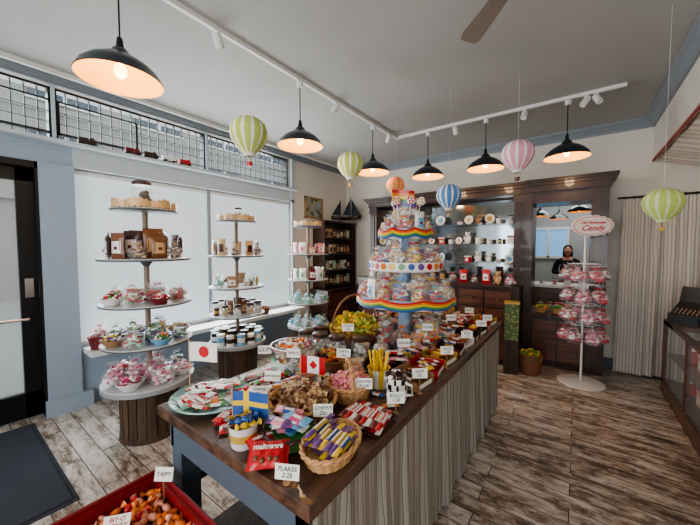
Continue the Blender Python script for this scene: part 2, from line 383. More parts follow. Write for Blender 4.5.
# ---------------------------------------------------------------- lamps
def lamp_meshes():
    out = [(.035, .17), (.05, .15), (.06, .13), (.10, .115), (.16, .075), (.20, .035), (.215, .0), (.222, -.008), (.218, -.012)]
    inn = [(.218, -.012), (.210, .0), (.195, .03), (.155, .068), (.10, .105), (.05, .12), (0, .122)]
    sh = MB().lathe(out, 40, 0).lathe([(0, .175), (.035, .17)], 40, 0).mesh('shade', M_navy)
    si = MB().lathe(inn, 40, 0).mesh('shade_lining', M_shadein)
    bu = MB().sph((0, 0, .045), (.034, .034, .042), 14, 8).cyl(0, 0, .08, .122, .016).mesh('bulb', M_bulb)
    so = MB().cyl(0, 0, .172, .235, .022, 0, 14, .014).mesh('socket', M_black)
    cd = MB().cyl(0, 0, .235, .57, .005, 0, 8).mesh('cord', M_black)
    ca = MB().cyl(0, 0, .555, .60, .03, 0, 14).mesh('ceiling_cap', M_white)
    return [('shade', sh, 'dark enamel dome shade', [('shade_lining', si)]), ('bulb', bu), ('socket', so), ('cord', cd), ('track_adapter', ca)]
proto('lamp', 'pendant_lamp', 'lamp', 'dark enamel dome pendant lamp with warm glowing inside', None, lamp_meshes())
for (x, y) in ((-2.22, .72), (-2.22, 2.2), (-2.22, 3.53), (-1.73, 4.2), (-.97, 4.2), (-.13, 4.2)):
    o = spawn('lamp', (x, y, 2.655), group='dome pendant lamps')
    l = bpy.data.lights.new('bulb_light', 'POINT'); l.energy = 6; l.color = (1, .72, .42); l.shadow_soft_size = .06
    lo = obj('bulb_light', l, o, (0, 0, -.01))
def track(x0, y0, x1, y1, lab):
    t = obj('ceiling_track', None, label=lab, cat='lighting track', group='ceiling light tracks')
    mb = MB(); hx = .016 if x0 == x1 else 0; hy = .016 if y0 == y1 else 0
    mb.box(min(x0, x1) - hx, max(x0, x1) + hx, min(y0, y1) - hy, max(y0, y1) + hy, 3.265, 3.3)
    obj('track_rail', mb.mesh('track_rail', M_white), t)
track(-2.22, -1.2, -2.22, 4.24, 'white lighting track running the length of the ceiling')
track(-2.19, 4.2, .35, 4.2, 'white lighting track running across the ceiling')
mh = MB(); mh.cyl(0, 0, -.04, 0, .012, 0, 10); mh.T = Matrix.Translation((0, 0, -.06)) @ Matrix.Rotation(.6, 4, 'X'); mh.lathe([(0, .05), (.028, .05), (.032, .03), (.032, -.05), (.026, -.05), (.024, -.03), (0, -.03)], 16)
proto('spot', 'track_spotlight', 'spotlight', 'small white cylindrical spotlight hanging on ceiling track', mh.mesh('track_spotlight', M_white))
for x, y, a_ in ((-2.22, 1.35, .5), (-2.22, 2.75, 2), (-2.22, 3.95, 1), (-1.35, 4.2, 0), (-.55, 4.2, 3), (.02, 4.2, 2), (.12, 4.2, 4)):
    spawn('spot', (x, y, 3.265), a_, group='track spotlights')
fan = obj('ceiling_fan', None, None, (-.26, 1.75, 0), label='brown bladed ceiling fan on short rod', cat='fan')
obj('motor_housing', MB().lathe([(0, 3.05), (.07, 3.04), (.11, 3.0), (.11, 2.95), (.07, 2.91), (0, 2.9)], 28).mesh('motor_housing', M_pole), fan)
obj('rod', MB().cyl(0, 0, 3.05, 3.3, .015).mesh('rod', M_pole), fan)
M_blade = mat('taupe_blade', (128, 114, 102), .5, noise=.1)
for k in range(4):
    mb = MB(); mb.T = Matrix.Rotation(math.radians(133 + 90 * k), 4, 'Z') @ Matrix.Translation((0, 0, 2.99)) @ Matrix.Rotation(.2, 4, 'X')
    for d in (.003, -.003): mb.sheet(lambda u, v: (.1 + .42 * u, (v - .5) * (.06 + .07 * u ** .6) * (1 if u < .95 else .75), d), 10, 4)
    obj('fan_blade', mb.mesh('fan_blade', M_blade), fan)

# ---------------------------------------------------------------- paper balloons
PB = dict(lime=(184, 200, 108), white=(236, 236, 222), orange=(228, 140, 80), salmon=(240, 180, 140), sky=(90, 140, 200), pink=(226, 160, 184), mint=(206, 220, 176))
def balloon(x, y, z, r, c1, c2, cb, lab):
    t = obj('hot_air_balloon_ornament', None, None, (x, y, z), label=lab, cat='ornament', group='hanging paper balloons')
    prof = [(.22 * r, -1.1 * r), (.35 * r, -.92 * r), (.68 * r, -.6 * r), (.93 * r, -.2 * r), (r, .15 * r), (.9 * r, .55 * r), (.62 * r, .85 * r), (.3 * r, .99 * r), (0, 1.03 * r)]
    obj('envelope', MB().lathe(prof, 36, lambda i, j: 1 if (i % 3 == 0 or j == 0) else 0, rip=lambda a, j: 1 + .015 * math.cos(12 * a)).mesh('envelope', [mat('paper_' + c1, PB[c1], .85), mat('paper_' + c2, PB[c2], .85)], True, 60), t)
    obj('basket', MB().lathe([(0, -1.62 * r), (.13 * r, -1.62 * r), (.17 * r, -1.4 * r), (.15 * r, -1.4 * r), (.1 * r, -1.58 * r), (0, -1.58 * r)], 12).mesh('basket', C(cb)), t)
    mb = MB()
    for k in range(4):
        a_ = k * pi / 2 + .4; mb.tube([(.15 * r * math.cos(a_), .15 * r * math.sin(a_), -1.41 * r), (.22 * r * math.cos(a_), .22 * r * math.sin(a_), -1.09 * r)], .0025, 4)
    obj('rigging', mb.mesh('rigging', C('tan')), t)
    obj('hanging_string', MB().cyl(0, 0, 1.02 * r, ZC - z, .0009, 0, 5).mesh('hanging_string', C('white')), t)
balloon(-2.04, 1.48, 2.50, .14, 'lime', 'white', 'red', 'green and cream striped paper hot air balloon with red basket')
balloon(-2.05, 2.80, 2.56, .145, 'lime', 'white', 'tan', 'yellow-green and cream striped paper hot air balloon')
balloon(-1.98, 3.72, 2.47, .12, 'orange', 'salmon', 'brown', 'small orange striped paper hot air balloon')
balloon(-1.12, 3.30, 2.19, .13, 'sky', 'white', 'tan', 'blue and white striped paper hot air balloon')
balloon(-.49, 3.38, 2.53, .145, 'pink', 'white', 'maroon', 'pink and white striped paper hot air balloon')
balloon(.47, 3.05, 1.95, .112, 'lime', 'mint', 'gold', 'pale green striped paper hot air balloon')

# ---------------------------------------------------------------- small item prototypes
def wrapped(c):
    k = 'wrapped_' + c
    if k in PROTO: return k
    mb = MB().sph((0, 0, .011), (.018, .012, .011), 10, 6)
    for sg in (-1, 1):
        mb.T = Matrix.Translation((sg * .016, 0, .011)) @ Matrix.Rotation(sg * pi / 2, 4, 'Y')
        mb.lathe([(.003, 0), (.006, .006), (.013, .016)], 10, 0, rip=lambda a, j: 1 + .25 * math.sin(5 * a))
    proto(k, 'wrapped_candy', 'candy', c.replace('hot', 'hot pink').replace('choc', 'dark brown') + ' twist-wrapped candy in the assorted display', mb.mesh(k, C(c))); return k
def bar(c1, c2, L=.14, W=.045, H=.016):
    k = 'bar_%s_%s_%.2f_%.3f' % (c1, c2, L, W)
    if k in PROTO: return k
    mb = MB().pillow(L, W, H, 0, 1, H / 2 + .001)
    mb.cbox(0, 0, H + .001, L * .36, W * .3, .0012, 2)
    proto(k, 'candy_bar', 'candy bar', '%s and %s wrapped candy bar with crimped ends' % (c1, c2), mb.mesh(k, [C(c1), C(c2), C('white' if c2 != 'white' else 'red')])); return k
def pouch(c1, c2, h=.17, w=.10):
    k = 'pouch_%s_%s_%.2f' % (c1, c2, h)
    if k in PROTO: return k
    mb = MB(); mb.T = Matrix.Translation((0, 0, h / 2)) @ Matrix(((0, 1, 0, 0), (0, 0, 1, 0), (1, 0, 0, 0), (0, 0, 0, 1)))
    mb.pillow(h, w, .034, 0, 0)
    body = mb.mesh(k, [C(c1)])
    def sh(y, ww, z0, z1):
        return MB().sheet(lambda u, v: ((u - .5) * w * ww, y + .006 * (2 * u - 1) ** 2, h * (z0 + (z1 - z0) * v)), 6, 4)
    lb = sh(-.0185, .72, .22, .68).mesh('label_panel', C(c2)); l2 = sh(-.0195, .5, .36, .48).mesh('label_stripe', C('maroon' if c2 != 'maroon' else 'white'))
    proto(k, 'candy_pouch', 'candy bag', '%s stand-up candy pouch with %s label' % (c1, c2), body, [('label_panel', lb), ('label_stripe', l2)]); return k
def lumps(mb, n, rad, z0, z1, br, nc, rnd, cone=.35):
    for i in range(n):
        a_ = rnd.random() * 2 * pi; t_ = rnd.random(); q = math.sqrt(rnd.random()) * rad * (1 - cone * t_); z = z0 + (z1 - z0) * t_
        if rnd.random() < .5: mb.sph((q * math.cos(a_), q * math.sin(a_), z), br * (.8 + .5 * rnd.random()), 7, 5, rnd.randrange(nc))
        else:
            T0 = mb.T; mb.T = T0 @ Matrix.Translation((q * math.cos(a_), q * math.sin(a_), z)) @ Matrix.Rotation(rnd.random() * 6, 4, 'Z') @ Matrix.Rotation(rnd.random() * 1.2 - .6, 4, 'X')
            mb.cbox(0, 0, 0, br * 3.2, br * 1.7, br * .9, rnd.randrange(nc)); mb.T = T0
    return mb
def cello(cs, r=.06, rib='red'):
    k = 'cello_' + '_'.join(cs) + '%.3f' % r + rib
    if k in PROTO: return k
    rnd = random.Random(len(k) * 7 + len(PROTO)); mb = MB()
    lumps(mb, 34, r * .78, r * .2, r * 1.25, r * .2, len(cs), rnd)
    con = mb.mesh('candy_contents', [C(c) for c in cs])
    wr = MB().lathe([(0, 0), (r * .8, 0), (r, r * .35), (r * .98, r * .9), (r * .6, r * 1.45), (r * .16, r * 1.75), (r * .4, r * 2.0), (r * .6, r * 2.2)], 20,
                    rip=lambda a, j: 1 + (.04 if j < 5 else .16) * math.sin(7 * a + j)).mesh('cellophane_wrap', M_cello)
    rb = MB().ring(r * .18, r * .06, r * 1.75, 0, 12, 5)
    for sg in (-1, 1): rb.ring(r * .2, r * .035, 0, 0, 10, 4, 1, .6, (sg * r * .3, -r * .15))
    for i in range(len(rb.v) - 1, len(rb.v) - 81, -1):
        v = rb.v[i]; rb.v[i] = (v[0], -r * .2 + v[2], r * 1.75 + (v[1] + r * .15))
    proto(k, 'cellophane_candy_bag', 'candy bag', 'clear cellophane bag of %s candy tied with %s ribbon' % (' and '.join(cs[:2]), rib), None,
          [('candy_contents', con), ('cellophane_wrap', wr), ('ribbon', rb.mesh('ribbon', C(rib)))]); return k
def dish(cd, cs, r=.07):
    k = 'dish_%s_%s%.3f' % (cd, '_'.join(cs), r)
    if k in PROTO: return k
    rnd = random.Random(len(PROTO) * 13 + 5)
    bd = MB().lathe([(0, 0), (r * .55, 0), (r * .6, r * .08), (r * .9, r * .42), (r, r * .62), (r * .97, r * .64), (r * .85, r * .42), (r * .5, r * .12), (0, r * .1)], 28, 0, rip=lambda a, j: 1 + (.02 * math.sin(14 * a) if 3 <= j <= 5 else 0)).mesh('dish_body', C(cd))
    ct = lumps(MB(), 48, r * .82, r * .35, r * 1.0, r * .14, len(cs), rnd, .5).mesh('candy_contents', [C(c) for c in cs])
    proto(k, 'candy_dish', 'dish', 'small %s dish heaped with %s and %s candy' % (cd, cs[0], cs[1]), None, [('dish_body', bd), ('candy_contents', ct)]); return k
OCC = []
def basketm(r, h, m, liner='white', taper=.78, handle=0, dome=.0, sx=1, sy=1, rimm=None):
    mb = MB(); rows = 6; prof = [(0, 0), (r * taper, 0)]
    for j in range(rows * 2 + 1):
        t = j / (rows * 2); prof.append(((r * (taper + (1 - taper) * t)) + (.004 if j % 2 else 0), h * t))
    prof += [(r * .93, h)] + [(r * (taper - .04), .012), (0, .012)]
    mb.lathe(prof, 60, 0, (0, 0, 0), sx, sy, rip=lambda a, j: 1 + (.025 * math.sin(20 * a + j * pi) if 2 <= j <= 14 else 0))
    parts = [('woven_body', mb.mesh('woven_body', m))]
    rm = MB()
    for ph in (0, pi):
        rm.tube([((r * sx + .004 * math.cos(i * .9 + ph)) * math.cos(2 * pi * i / 70), (r * sy + .004 * math.cos(i * .9 + ph)) * math.sin(2 * pi * i / 70), h + .005 * math.sin(i * .9 + ph)) for i in range(70)], .006 if r > .09 else .004, 5, 0, True)
    parts.append(('rim', rm.mesh('rim', rimm or m)))
    lz = h * .62
    parts.append(('liner', MB().lathe([(r * .88, h * .8), (r * .8, lz), (r * .5, lz + dome * .7), (0, lz + dome)], 24, 0, (0, 0, 0), sx, sy, rip=lambda a, j: 1 + .02 * math.sin(9 * a)).mesh('liner', C(liner))))
    if handle:
        hm = MB()
        for ph in (0, pi): hm.tube([(.006 * math.cos(i + ph), (r + .004 * math.sin(i + ph)) * math.cos(pi * i / 24), h + (handle + .004 * math.sin(i + ph)) * math.sin(pi * i / 24)) for i in range(25)], .006, 6)
        parts.append(('handle', hm.mesh('handle', m)))
    return parts
def basket(x, y, z, r, h, m, lab, name='wicker_basket', cat='basket', rz=0, **kw):
    o = obj(name, None, None, (x, y, z), (0, 0, rz), label=lab, cat=cat); OCC.append((x, y, r * .98))
    for n, me in basketm(r, h, m, **kw): obj(n, me, o)
    return o
def put(key, loc, rz, rx, ry, s, group, stuff):
    if stuff: to_stuff(key, loc, rz, rx, ry, s)
    else: spawn(key, loc, rz, rx, ry, s, group=group)
def pile(x, y, z, r, n, keys, dome=.03, group=None, s=1, sx=1, sy=1, tilt=.4, layers=1, stuff=False):
    for L in range(layers):
        for i in range(n):
            q = r * math.sqrt((i + .5) / n) * (1 - .25 * L); a_ = i * 2.39996 + L
            zz = z + dome * (1 - (q / r) ** 2) + L * .016
            put(random.choice(keys), (x + q * sx * math.cos(a_), y + q * sy * math.sin(a_), zz), U(0, 6.28), U(-tilt, tilt), U(-tilt, tilt), s * U(.92, 1.08), group, stuff or (layers > 1 and L == 0))
def card(x, y, z, txt, w=.09, h=.05, rz=None, stick=.0, mt=None, tilt=-.15, tm=None):
    rz = rz if rz is not None else math.radians(35)
    o = obj('price_card', None, None, (x, y, z), (0, 0, rz), label='white hand-lettered price card reading ' + txt.replace('\n', ' '), cat='sign', group='hand-lettered price cards')
    zb = stick
    mb = MB(); mb.T = Matrix.Translation((0, 0, zb)) @ Matrix.Rotation(tilt, 4, 'X')
    mb.cbox(0, 0, h / 2, w, .002, h)
    obj('card_panel', mb.mesh('card_panel', mt or M_paper), o)
    sb = MB()
    if stick: sb.cyl(0, .004, 0, zb + h * .3, .0022, 0, 6).cyl(0, .004, 0, .006, .014, 0, 12)
    else: sb.cbox(0, .010, .006, w * .5, .02, .012)
    obj('card_holder', sb.mesh('card_holder', C('kraft')), o)
    lines = txt.split('\n'); hh = h / (len(lines) + .5)
    for i, l in enumerate(lines):
        sz = min(hh * 1.05, w * 1.45 / max(3, len(l)))
        me = textmesh(l, sz, tm or M_ink, shear=.15)
        T = Matrix.Translation((0, 0, zb)) @ Matrix.Rotation(tilt, 4, 'X') @ Matrix.Translation((0, -.0022, h - hh * (i + .75))) @ Matrix.Rotation(pi / 2, 4, 'X')
        me.transform(T); obj('lettering', me, o)
    return o
def flag(x, y, z, kind, w=.11, h=.07, rz=.6, pole=.2):
    o = obj('small_flag', None, None, (x, y, z), (0, 0, rz), label={'japan': 'small white flag with red disc on stick', 'sweden': 'small blue flag with yellow cross on stick', 'canada': 'small red and white flag with red leaf on stick'}[kind], cat='flag')
    obj('flag_stick', MB().cyl(0, 0, 0, pole, .0025, 0, 6).sph((0, 0, pole), .005, 8, 5).mesh('flag_stick', C('tan')), o)
    def pos(u, v, d=0): return (.002 + u * w, .006 * math.sin(u * 5) + d, pole - .008 - h + v * h)
    if kind == 'sweden':
        me = MB().sheet(pos, 25, 15, lambda u, v: 1 if (.28 < u < .44 or .4 < v < .6) else 0).mesh('flag_cloth', [C('blue'), C('yellow')])
    elif kind == 'japan':
        me = MB().sheet(pos, 48, 32, lambda u, v: 1 if ((u - .5) * w) ** 2 + ((v - .5) * h) ** 2 < (.3 * h) ** 2 else 0).mesh('flag_cloth', [C('white'), C('red')])
    else:
        me = MB().sheet(pos, 36, 24, lambda u, v: 1 if (u < .25 or u > .75 or abs(u - .5) * 1.6 + abs(v - .5) < .27) else 0).mesh('flag_cloth', [C('white'), C('red')])
    obj('flag_cloth', me, o)

# ---------------------------------------------------------------- display towers
def tower(x, y, lab, R1=.35, rt=.25):
    t = obj('tiered_display_tower', None, None, (x, y, 0), label=lab, cat='display stand', group='round tiered display towers')
    obj('pole', MB().cyl(0, 0, .5, 1.99, .022).sph((0, 0, 2.0), .035, 12, 8).mesh('pole', M_pole), t)
    for z, r in ((1.98, rt), (1.56, R1), (1.18, R1), (.84, R1), (.50, R1 * 1.02)):
        th = .022 if z > .6 else .05
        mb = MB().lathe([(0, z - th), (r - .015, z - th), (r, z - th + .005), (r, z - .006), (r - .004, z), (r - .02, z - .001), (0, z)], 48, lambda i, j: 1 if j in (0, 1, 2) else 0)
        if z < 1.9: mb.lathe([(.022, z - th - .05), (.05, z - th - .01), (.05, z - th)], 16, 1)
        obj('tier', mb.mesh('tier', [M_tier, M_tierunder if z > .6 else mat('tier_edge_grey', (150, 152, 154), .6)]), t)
    mb = MB().lathe([(0, 0), (.235, 0), (.235, .03), (.222, .04), (.222, .40), (.24, .41), (.24, .45), (0, .45)], 40)
    for k in range(20):
        mb.T = Matrix.Rotation(2 * pi * k / 20, 4, 'Z'); mb.box(.215, .229, -.028, .028, .045, .40)
    obj('wooden_base', mb.mesh('wooden_base', M_crate), t)
tower(-3.07, 1.14, 'pale round five-tier display tower on wooden drum base by door')
tower(-3.42, 2.27, 'pale round five-tier display tower beside the white blinds', .33, .24)
tower(-3.30, 3.42, 'pale round five-tier display tower beside the cream wall', .31, .22)
def ring_items(x, y, z, r, n, keys, group, face=True, a0=0, s=1):
    for i in range(n):
        a_ = a0 + 2 * pi * i / n
        spawn(keys[i % len(keys)], (x + r * math.cos(a_), y + r * math.sin(a_), z), a_ + pi / 2 + (0 if face else R() * 6), s=s * U(.93, 1.07), group=group)
pb = [pouch('brown', 'tan'), pouch('choc', 'white'), pouch('kraft', 'maroon'), pouch('brown', 'white')]
tanb = [pouch('tan', 'white', .11, .09), pouch('kraft', 'white', .11, .09)]
def shell(c):
    k = 'shell' + c
    if k not in PROTO:
        mb = MB().sheet(lambda u, v: ((.015 + .085 * v) * math.cos((u - .5) * 2.4), (.015 + .085 * v) * math.sin((u - .5) * 2.4), .012 + .055 * v * (1 - .5 * abs(2 * u - 1)) + .006 * math.sin(u * 44) * v), 44, 6)
        mb.sheet(lambda u, v: ((.015 + .085 * v) * math.cos((u - .5) * 2.4), (.015 + .085 * v) * math.sin((u - .5) * 2.4), .004 + .004 * math.sin(u * 44) * v), 44, 6)
        mb.sheet(lambda u, v: (.1 * math.cos((u - .5) * 2.4), .1 * math.sin((u - .5) * 2.4), .004 + .004 * math.sin(u * 44) + v * (.008 + .055 * (1 - .5 * abs(2 * u - 1)) + .002 * math.sin(u * 44))), 44, 1)
        proto(k, 'shell_shaped_box', 'box', 'tan ribbed shell-shaped sweet box on top tier', mb.mesh(k, C(c), True, 60))
    return k
c1 = cello(['red', 'white', 'green'], .06, 'red'); c2 = cello(['maroon', 'red', 'tan'], .06, 'white'); c3 = cello(['blue', 'yellow', 'white'], .06, 'sky')
c4 = cello(['green', 'white', 'purple'], .06, 'green'); c5 = cello(['pink', 'hot', 'white'], .065, 'hot'); c6 = cello(['orange', 'brown', 'gold'], .06, 'orange')
c7 = cello(['orange', 'yellow', 'white'], .06, 'yellow'); c8 = cello(['white', 'mint', 'red'], .06, 'white'); c9 = cello(['white', 'tan', 'white'], .06, 'tan')
cd_ = cello(['choc', 'brown', 'tan'], .06, 'tan'); cm_ = cello(['mint', 'sky', 'white'], .06, 'sky')
def jar(c, k='jar'):
    kk = k + c
    if kk in PROTO: return kk
    gl = MB().lathe([(0, 0), (.05, 0), (.056, .01), (.056, .10), (.045, .125), (.04, .13)], 24).mesh('glass_body', M_glass)
    ct = MB()
    for i in range(26): 
        a_ = U(0, 6.28); q = U(0, .038); ct.sph((q * math.cos(a_), q * math.sin(a_), U(.015, .09)), .013, 7, 5)
    lid = MB().lathe([(0, .152), (.04, .15), (.046, .145), (.046, .127), (0, .127)], 24).mesh('lid', C('choc'))
    proto(kk, 'candy_jar', 'jar', 'glass candy jar with dark lid and %s sweets' % c, None, [('glass_body', gl), ('candy_contents', ct.mesh('candy_contents', C(c))), ('lid', lid)]); return kk
def tin(c, c2_):
    kk = 'tin' + c + c2_
    if kk in PROTO: return kk
    mb = MB().lathe([(0, 0), (.034, 0), (.036, .004), (.034, .008), (.034, .03), (.034, .07), (.034, .092), (.036, .096), (.034, .1), (.0, .1)], 24, lambda i, j: 1 if j == 4 else 0)
    proto(kk, 'candy_tin', 'tin', '%s round tin with %s band' % (c, c2_), mb.mesh(kk, [C(c), C(c2_)])); return kk
dd = [dish('white', ['red', 'white', 'green'], .075), dish('maroon', ['red', 'pink', 'white'], .075), dish('sky', ['white', 'orange', 'green'], .075), dish('kraft', ['purple', 'yellow', 'white'], .075), dish('white', ['hot', 'pink', 'white'], .075)]
def tower_fill(x, y, k):
    if k == 0:
        spawn(jar('choc'), (x + .03, y - .03, 1.981), 0, s=1.6, group='jars on the top tier')
        for i in range(7):
            a_ = i * .9 + .3; spawn(shell('tan'), (x + .125 * math.cos(a_), y + .125 * math.sin(a_), 1.981), a_, s=1.2, group='shell boxes on the top tier')
        ring_items(x, y, 1.561, .265, 11, [pb[0], cd_, pb[1], pb[3], cd_, pb[2]], 'brown candy bags on the second tier', s=1.2)
        ring_items(x, y, 1.561, .15, 6, pb, 'brown candy bags on the second tier', s=1.4)
        ring_items(x, y, 1.181, .26, 8, [dd[1], c2, dd[0], c1], 'candy dishes and bags on the third tier', s=1.2); ring_items(x, y, 1.181, .11, 3, [c2, c1], 'cellophane bags on the third tier', s=1.3)
        ring_items(x, y, .841, .26, 8, [dd[2], c4, dd[3], c8], 'candy dishes and bags on the fourth tier', s=1.22); ring_items(x, y, .841, .11, 3, [c4, c3], 'cellophane bags on the fourth tier', s=1.4)
        ring_items(x, y, .501, .26, 7, [c5, dd[4], c4, c8, dd[1]], 'candy dishes and bags on the lowest tier', s=1.35); ring_items(x, y, .501, .10, 3, [c5, c1], 'cellophane bags on the lowest tier', s=1.4)
    elif k == 1:
        spawn(jar('tan'), (x, y + .03, 1.981), s=1.1, group='jars on the top tier')
        for i in range(7):
            a_ = i * .9; spawn(shell('tan'), (x + .11 * math.cos(a_), y + .11 * math.sin(a_), 1.981), a_, s=1.1, group='shell boxes on the top tier')
        ring_items(x, y, 1.561, .26, 10, [pouch('tan', 'choc'), cd_, pouch('choc', 'white'), pb[0]], 'candy pouches on the second tier', s=1.1)
        ring_items(x, y, 1.181, .24, 8, [cello(['white', 'choc', 'tan'], .055, 'white'), tanb[0], cello(['sky', 'white', 'mint'], .055, 'sky'), tanb[1]], 'cellophane bags on the third tier', s=1.25)
        ring_items(x, y, .841, .26, 11, [jar('tan'), jar('white'), tin('choc', 'gold')], 'candy jars on the fourth tier', s=.95); ring_items(x, y, .841, .14, 5, [pb[0], pb[1]], 'candy pouches on the fourth tier')
        ring_items(x, y, .501, .27, 14, [tin('white', 'choc'), tin('sky', 'white'), tin('black', 'white'), tin('white', 'sky')], 'tins on the lowest tier', s=1.25); ring_items(x, y, .501, .14, 6, [tin('choc', 'gold')], 'tins on the lowest tier', s=1.5)
    else:
        for i in range(6):
            a_ = i * 1.05; spawn(shell('tan'), (x + .10 * math.cos(a_), y + .10 * math.sin(a_), 1.981), a_, s=1.1, group='shell boxes on the top tier')
        ring_items(x, y, 1.561, .24, 11, [pouch('pink', 'white'), pouch('white', 'pink'), tanb[0], pouch('maroon', 'white')], 'pink candy pouches on the second tier', s=.95)
        ring_items(x, y, 1.181, .24, 11, [pouch('white', 'mint'), pouch('maroon', 'white'), pouch('mint', 'white')], 'candy pouches on the third tier', s=1.0)
        ring_items(x, y, .841, .23, 8, [cm_, dish('mint', ['sky', 'white', 'mint'], .07)], 'mint dishes and bags on the fourth tier', s=1.15)
        ring_items(x, y, .501, .23, 8, [cm_, c4, dish('sky', ['mint', 'white', 'green'], .07)], 'mint bags on the lowest tier', s=1.1)
tower_fill(-3.07, 1.14, 0); tower_fill(-3.42, 2.27, 1); tower_fill(-3.30, 3.42, 2)
OCC = []

# ---------------------------------------------------------------- main table
TX0, TX1, TY0, TY1, TZ = -1.60, -.60, .62, 3.42, .90
t = obj('display_table', None, label='long dark wood display table with striped cloth skirt', cat='table')
mb = MB(); 
mb.add([(TX0, TY0, TZ - .045), (TX1, TY0, TZ - .045), (TX1, TY1, TZ - .045), (TX0, TY1, TZ - .045), (TX0, TY0, TZ - .005), (TX1, TY0, TZ - .005), (TX1, TY1, TZ - .005), (TX0, TY1, TZ - .005),
        (TX0 + .006, TY0 + .006, TZ), (TX1 - .006, TY0 + .006, TZ), (TX1 - .006, TY1 - .006, TZ), (TX0 + .006, TY1 - .006, TZ)],
       [(3, 2, 1, 0), (0, 1, 5, 4), (1, 2, 6, 5), (2, 3, 7, 6), (3, 0, 4, 7), (4, 5, 9, 8), (5, 6, 10, 9), (6, 7, 11, 10), (7, 4, 8, 11), (8, 9, 10, 11)])
obj('table_top', mb.mesh('table_top', M_tabletop, False), t)
obj('apron', MB().box(TX0 + .05, TX1 - .07, TY0 + .04, TY0 + .07, .70, TZ - .045).box(TX0 + .04, TX0 + .07, TY0 + .04, TY1 - .04, .70, TZ - .045).box(TX0 + .05, TX1 - .07, TY1 - .07, TY1 - .04, .70, TZ - .045).box(TX1 - .10, TX1 - .07, TY0 + .04, TY1 - .04, .70, TZ - .045).mesh('apron', M_bluedk, False), t)
lg = MB().box(-.045, .045, -.045, .045, 0, .85).box(-.055, .055, -.055, .055, 0, .1).mesh('leg', M_bluedk, False)
for xx in (TX0 + .09, TX1 - .12):
    for yy in (TY0 + .09, 2.0, TY1 - .09): obj('leg', lg, t, (xx, yy, 0))
obj('lower_rail', MB().box(TX0 + .0, TX0 + .12, TY0 + .14, TY1 - .1, .5, .54).box(TX0 + .1, TX1 - .1, TY0 + .2, TY1 - .1, .2, .23).mesh('lower_rail', M_crate, False), t)
def gather(p, v):
    lo = 1 - v
    return (.5 * math.sin(p * 47 + 2.1 * math.sin(p * 5.3) + .5 * lo) * (.005 + .013 * lo) + .5 * math.sin(p * 81 + 1.7 * math.sin(p * 9.1 + 1)) * (.008 + .004 * lo)
            + math.sin(p * 23 + 1.4 * math.sin(p * 3.7 + 2) + .8 * lo) * .016 * lo)
def skirtfn(u, v):
    y = TY0 + .06 + u * (TY1 - TY0 - .08)
    return (TX1 - .045 + gather(y, v) + .012 * (1 - v), y + .006 * math.sin(y * 40) * (1 - v), .02 + .006 * math.sin(y * 11) + v * .83)
obj('cloth_skirt', MB().sheet(skirtfn, 520, 10).mesh('cloth_skirt', M_skirt, True, 80), t, label='gathered grey and cream striped cloth skirt')
obj('rear_cloth_skirt', MB().sheet(lambda u, v: (TX0 + .05 + u * .93, TY1 - .03 + gather(u, v), .03 + v * .82), 120, 5).mesh('rear_cloth_skirt', M_skirt, True, 80), t)

Z = TZ + .001
PX, PY = -1.42, .80
o = obj('oval_platter', None, None, (PX, PY, Z), (0, 0, .4), label='mint green oval platter piled with assorted packets', cat='platter'); OCC.append((PX, PY, .175))
obj('platter_dish', MB().lathe([(0, 0), (.12, 0), (.135, .006), (.185, .028), (.183, .033), (.13, .012), (0, .008)], 48, 0, (0, 0, 0), 1.08, .96).mesh('platter_dish', mat('mint_glaze', (110, 160, 150), .25, coat=.5)), o)
ks = [bar('mint', 'white', .11, .045, .014), bar('green', 'white', .10, .045, .014), bar('red', 'white', .11, .04, .014), bar('salmon', 'white', .10, .045, .014), bar('white', 'green', .11, .045, .014), bar('orange', 'brown', .10, .04, .014), bar('white', 'red', .11, .04, .014)]
for i in range(32):
    q = .14 * math.sqrt((i + .5) / 32); a_ = i * 2.4
    spawn(ks[(i * 3) % 7], (PX + 1.0 * q * math.cos(a_), PY + .95 * q * math.sin(a_), Z + .012 + .016 * (i % 4) * (1 - q / .2) + .008), .5 + U(-.7, .7), U(-.2, .2), U(-.2, .2), 1.0, group='packets on the mint platter')
flag(-1.595, .775, Z, 'japan', .15, .10, .55, .275)
CX, CY = -1.005, .685
o = obj('tin_cup', None, None, (CX, CY, Z), label='white enamel cup filled with yellow and blue candy', cat='cup'); OCC.append((CX, CY, .062))
obj('cup_body', MB().lathe([(0, 0), (.04, 0), (.045, .005), (.055, .085), (.058, .09), (.052, .088), (.042, .01), (0, .01)], 28).mesh('cup_body', M_white), o)
obj('handle', MB().tube([(-.05, 0, .07), (-.08, 0, .065), (-.082, 0, .035), (-.047, 0, .025)], .005, 8).mesh('handle', M_white), o)
obj('printed_band', MB().lathe([(.0488, .03), (.053, .06), (.0525, .06), (.0478, .03)], 28).mesh('printed_band', C('gold')), o)
pile(CX, CY, Z + .075, .04, 9, [wrapped('yellow'), wrapped('brown'), wrapped('gold'), wrapped('blue')], .02, s=1.05, group='wrapped candy in the tin cup')
flag(-1.10, .70, Z, 'sweden', .15, .10, .5, .185)
basket(-.885, .805, Z, .10, .05, C('green'), 'green woven bowl holding blue and pink packets', 'woven_bowl', rimm=C('choc'), liner='green')
for i in range(10): spawn(bar(*[('sky', 'hot'), ('pink', 'blue'), ('white', 'sky'), ('purple', 'pink')][i % 4], .11, .05, .014), (-.885 + U(-.035, .035), .805 + U(-.035, .035), Z + .036 + .006 * i), .6 + U(-.5, .5), U(-.15, .15), U(-.15, .15), group='packets in the green bowl')
basket(-.70, .84, Z, .11, .055, M_wicker, 'oval wicker tray of purple and yellow candy sticks', 'wicker_tray', sx=.85, sy=1.2, liner='tan', rz=.15)
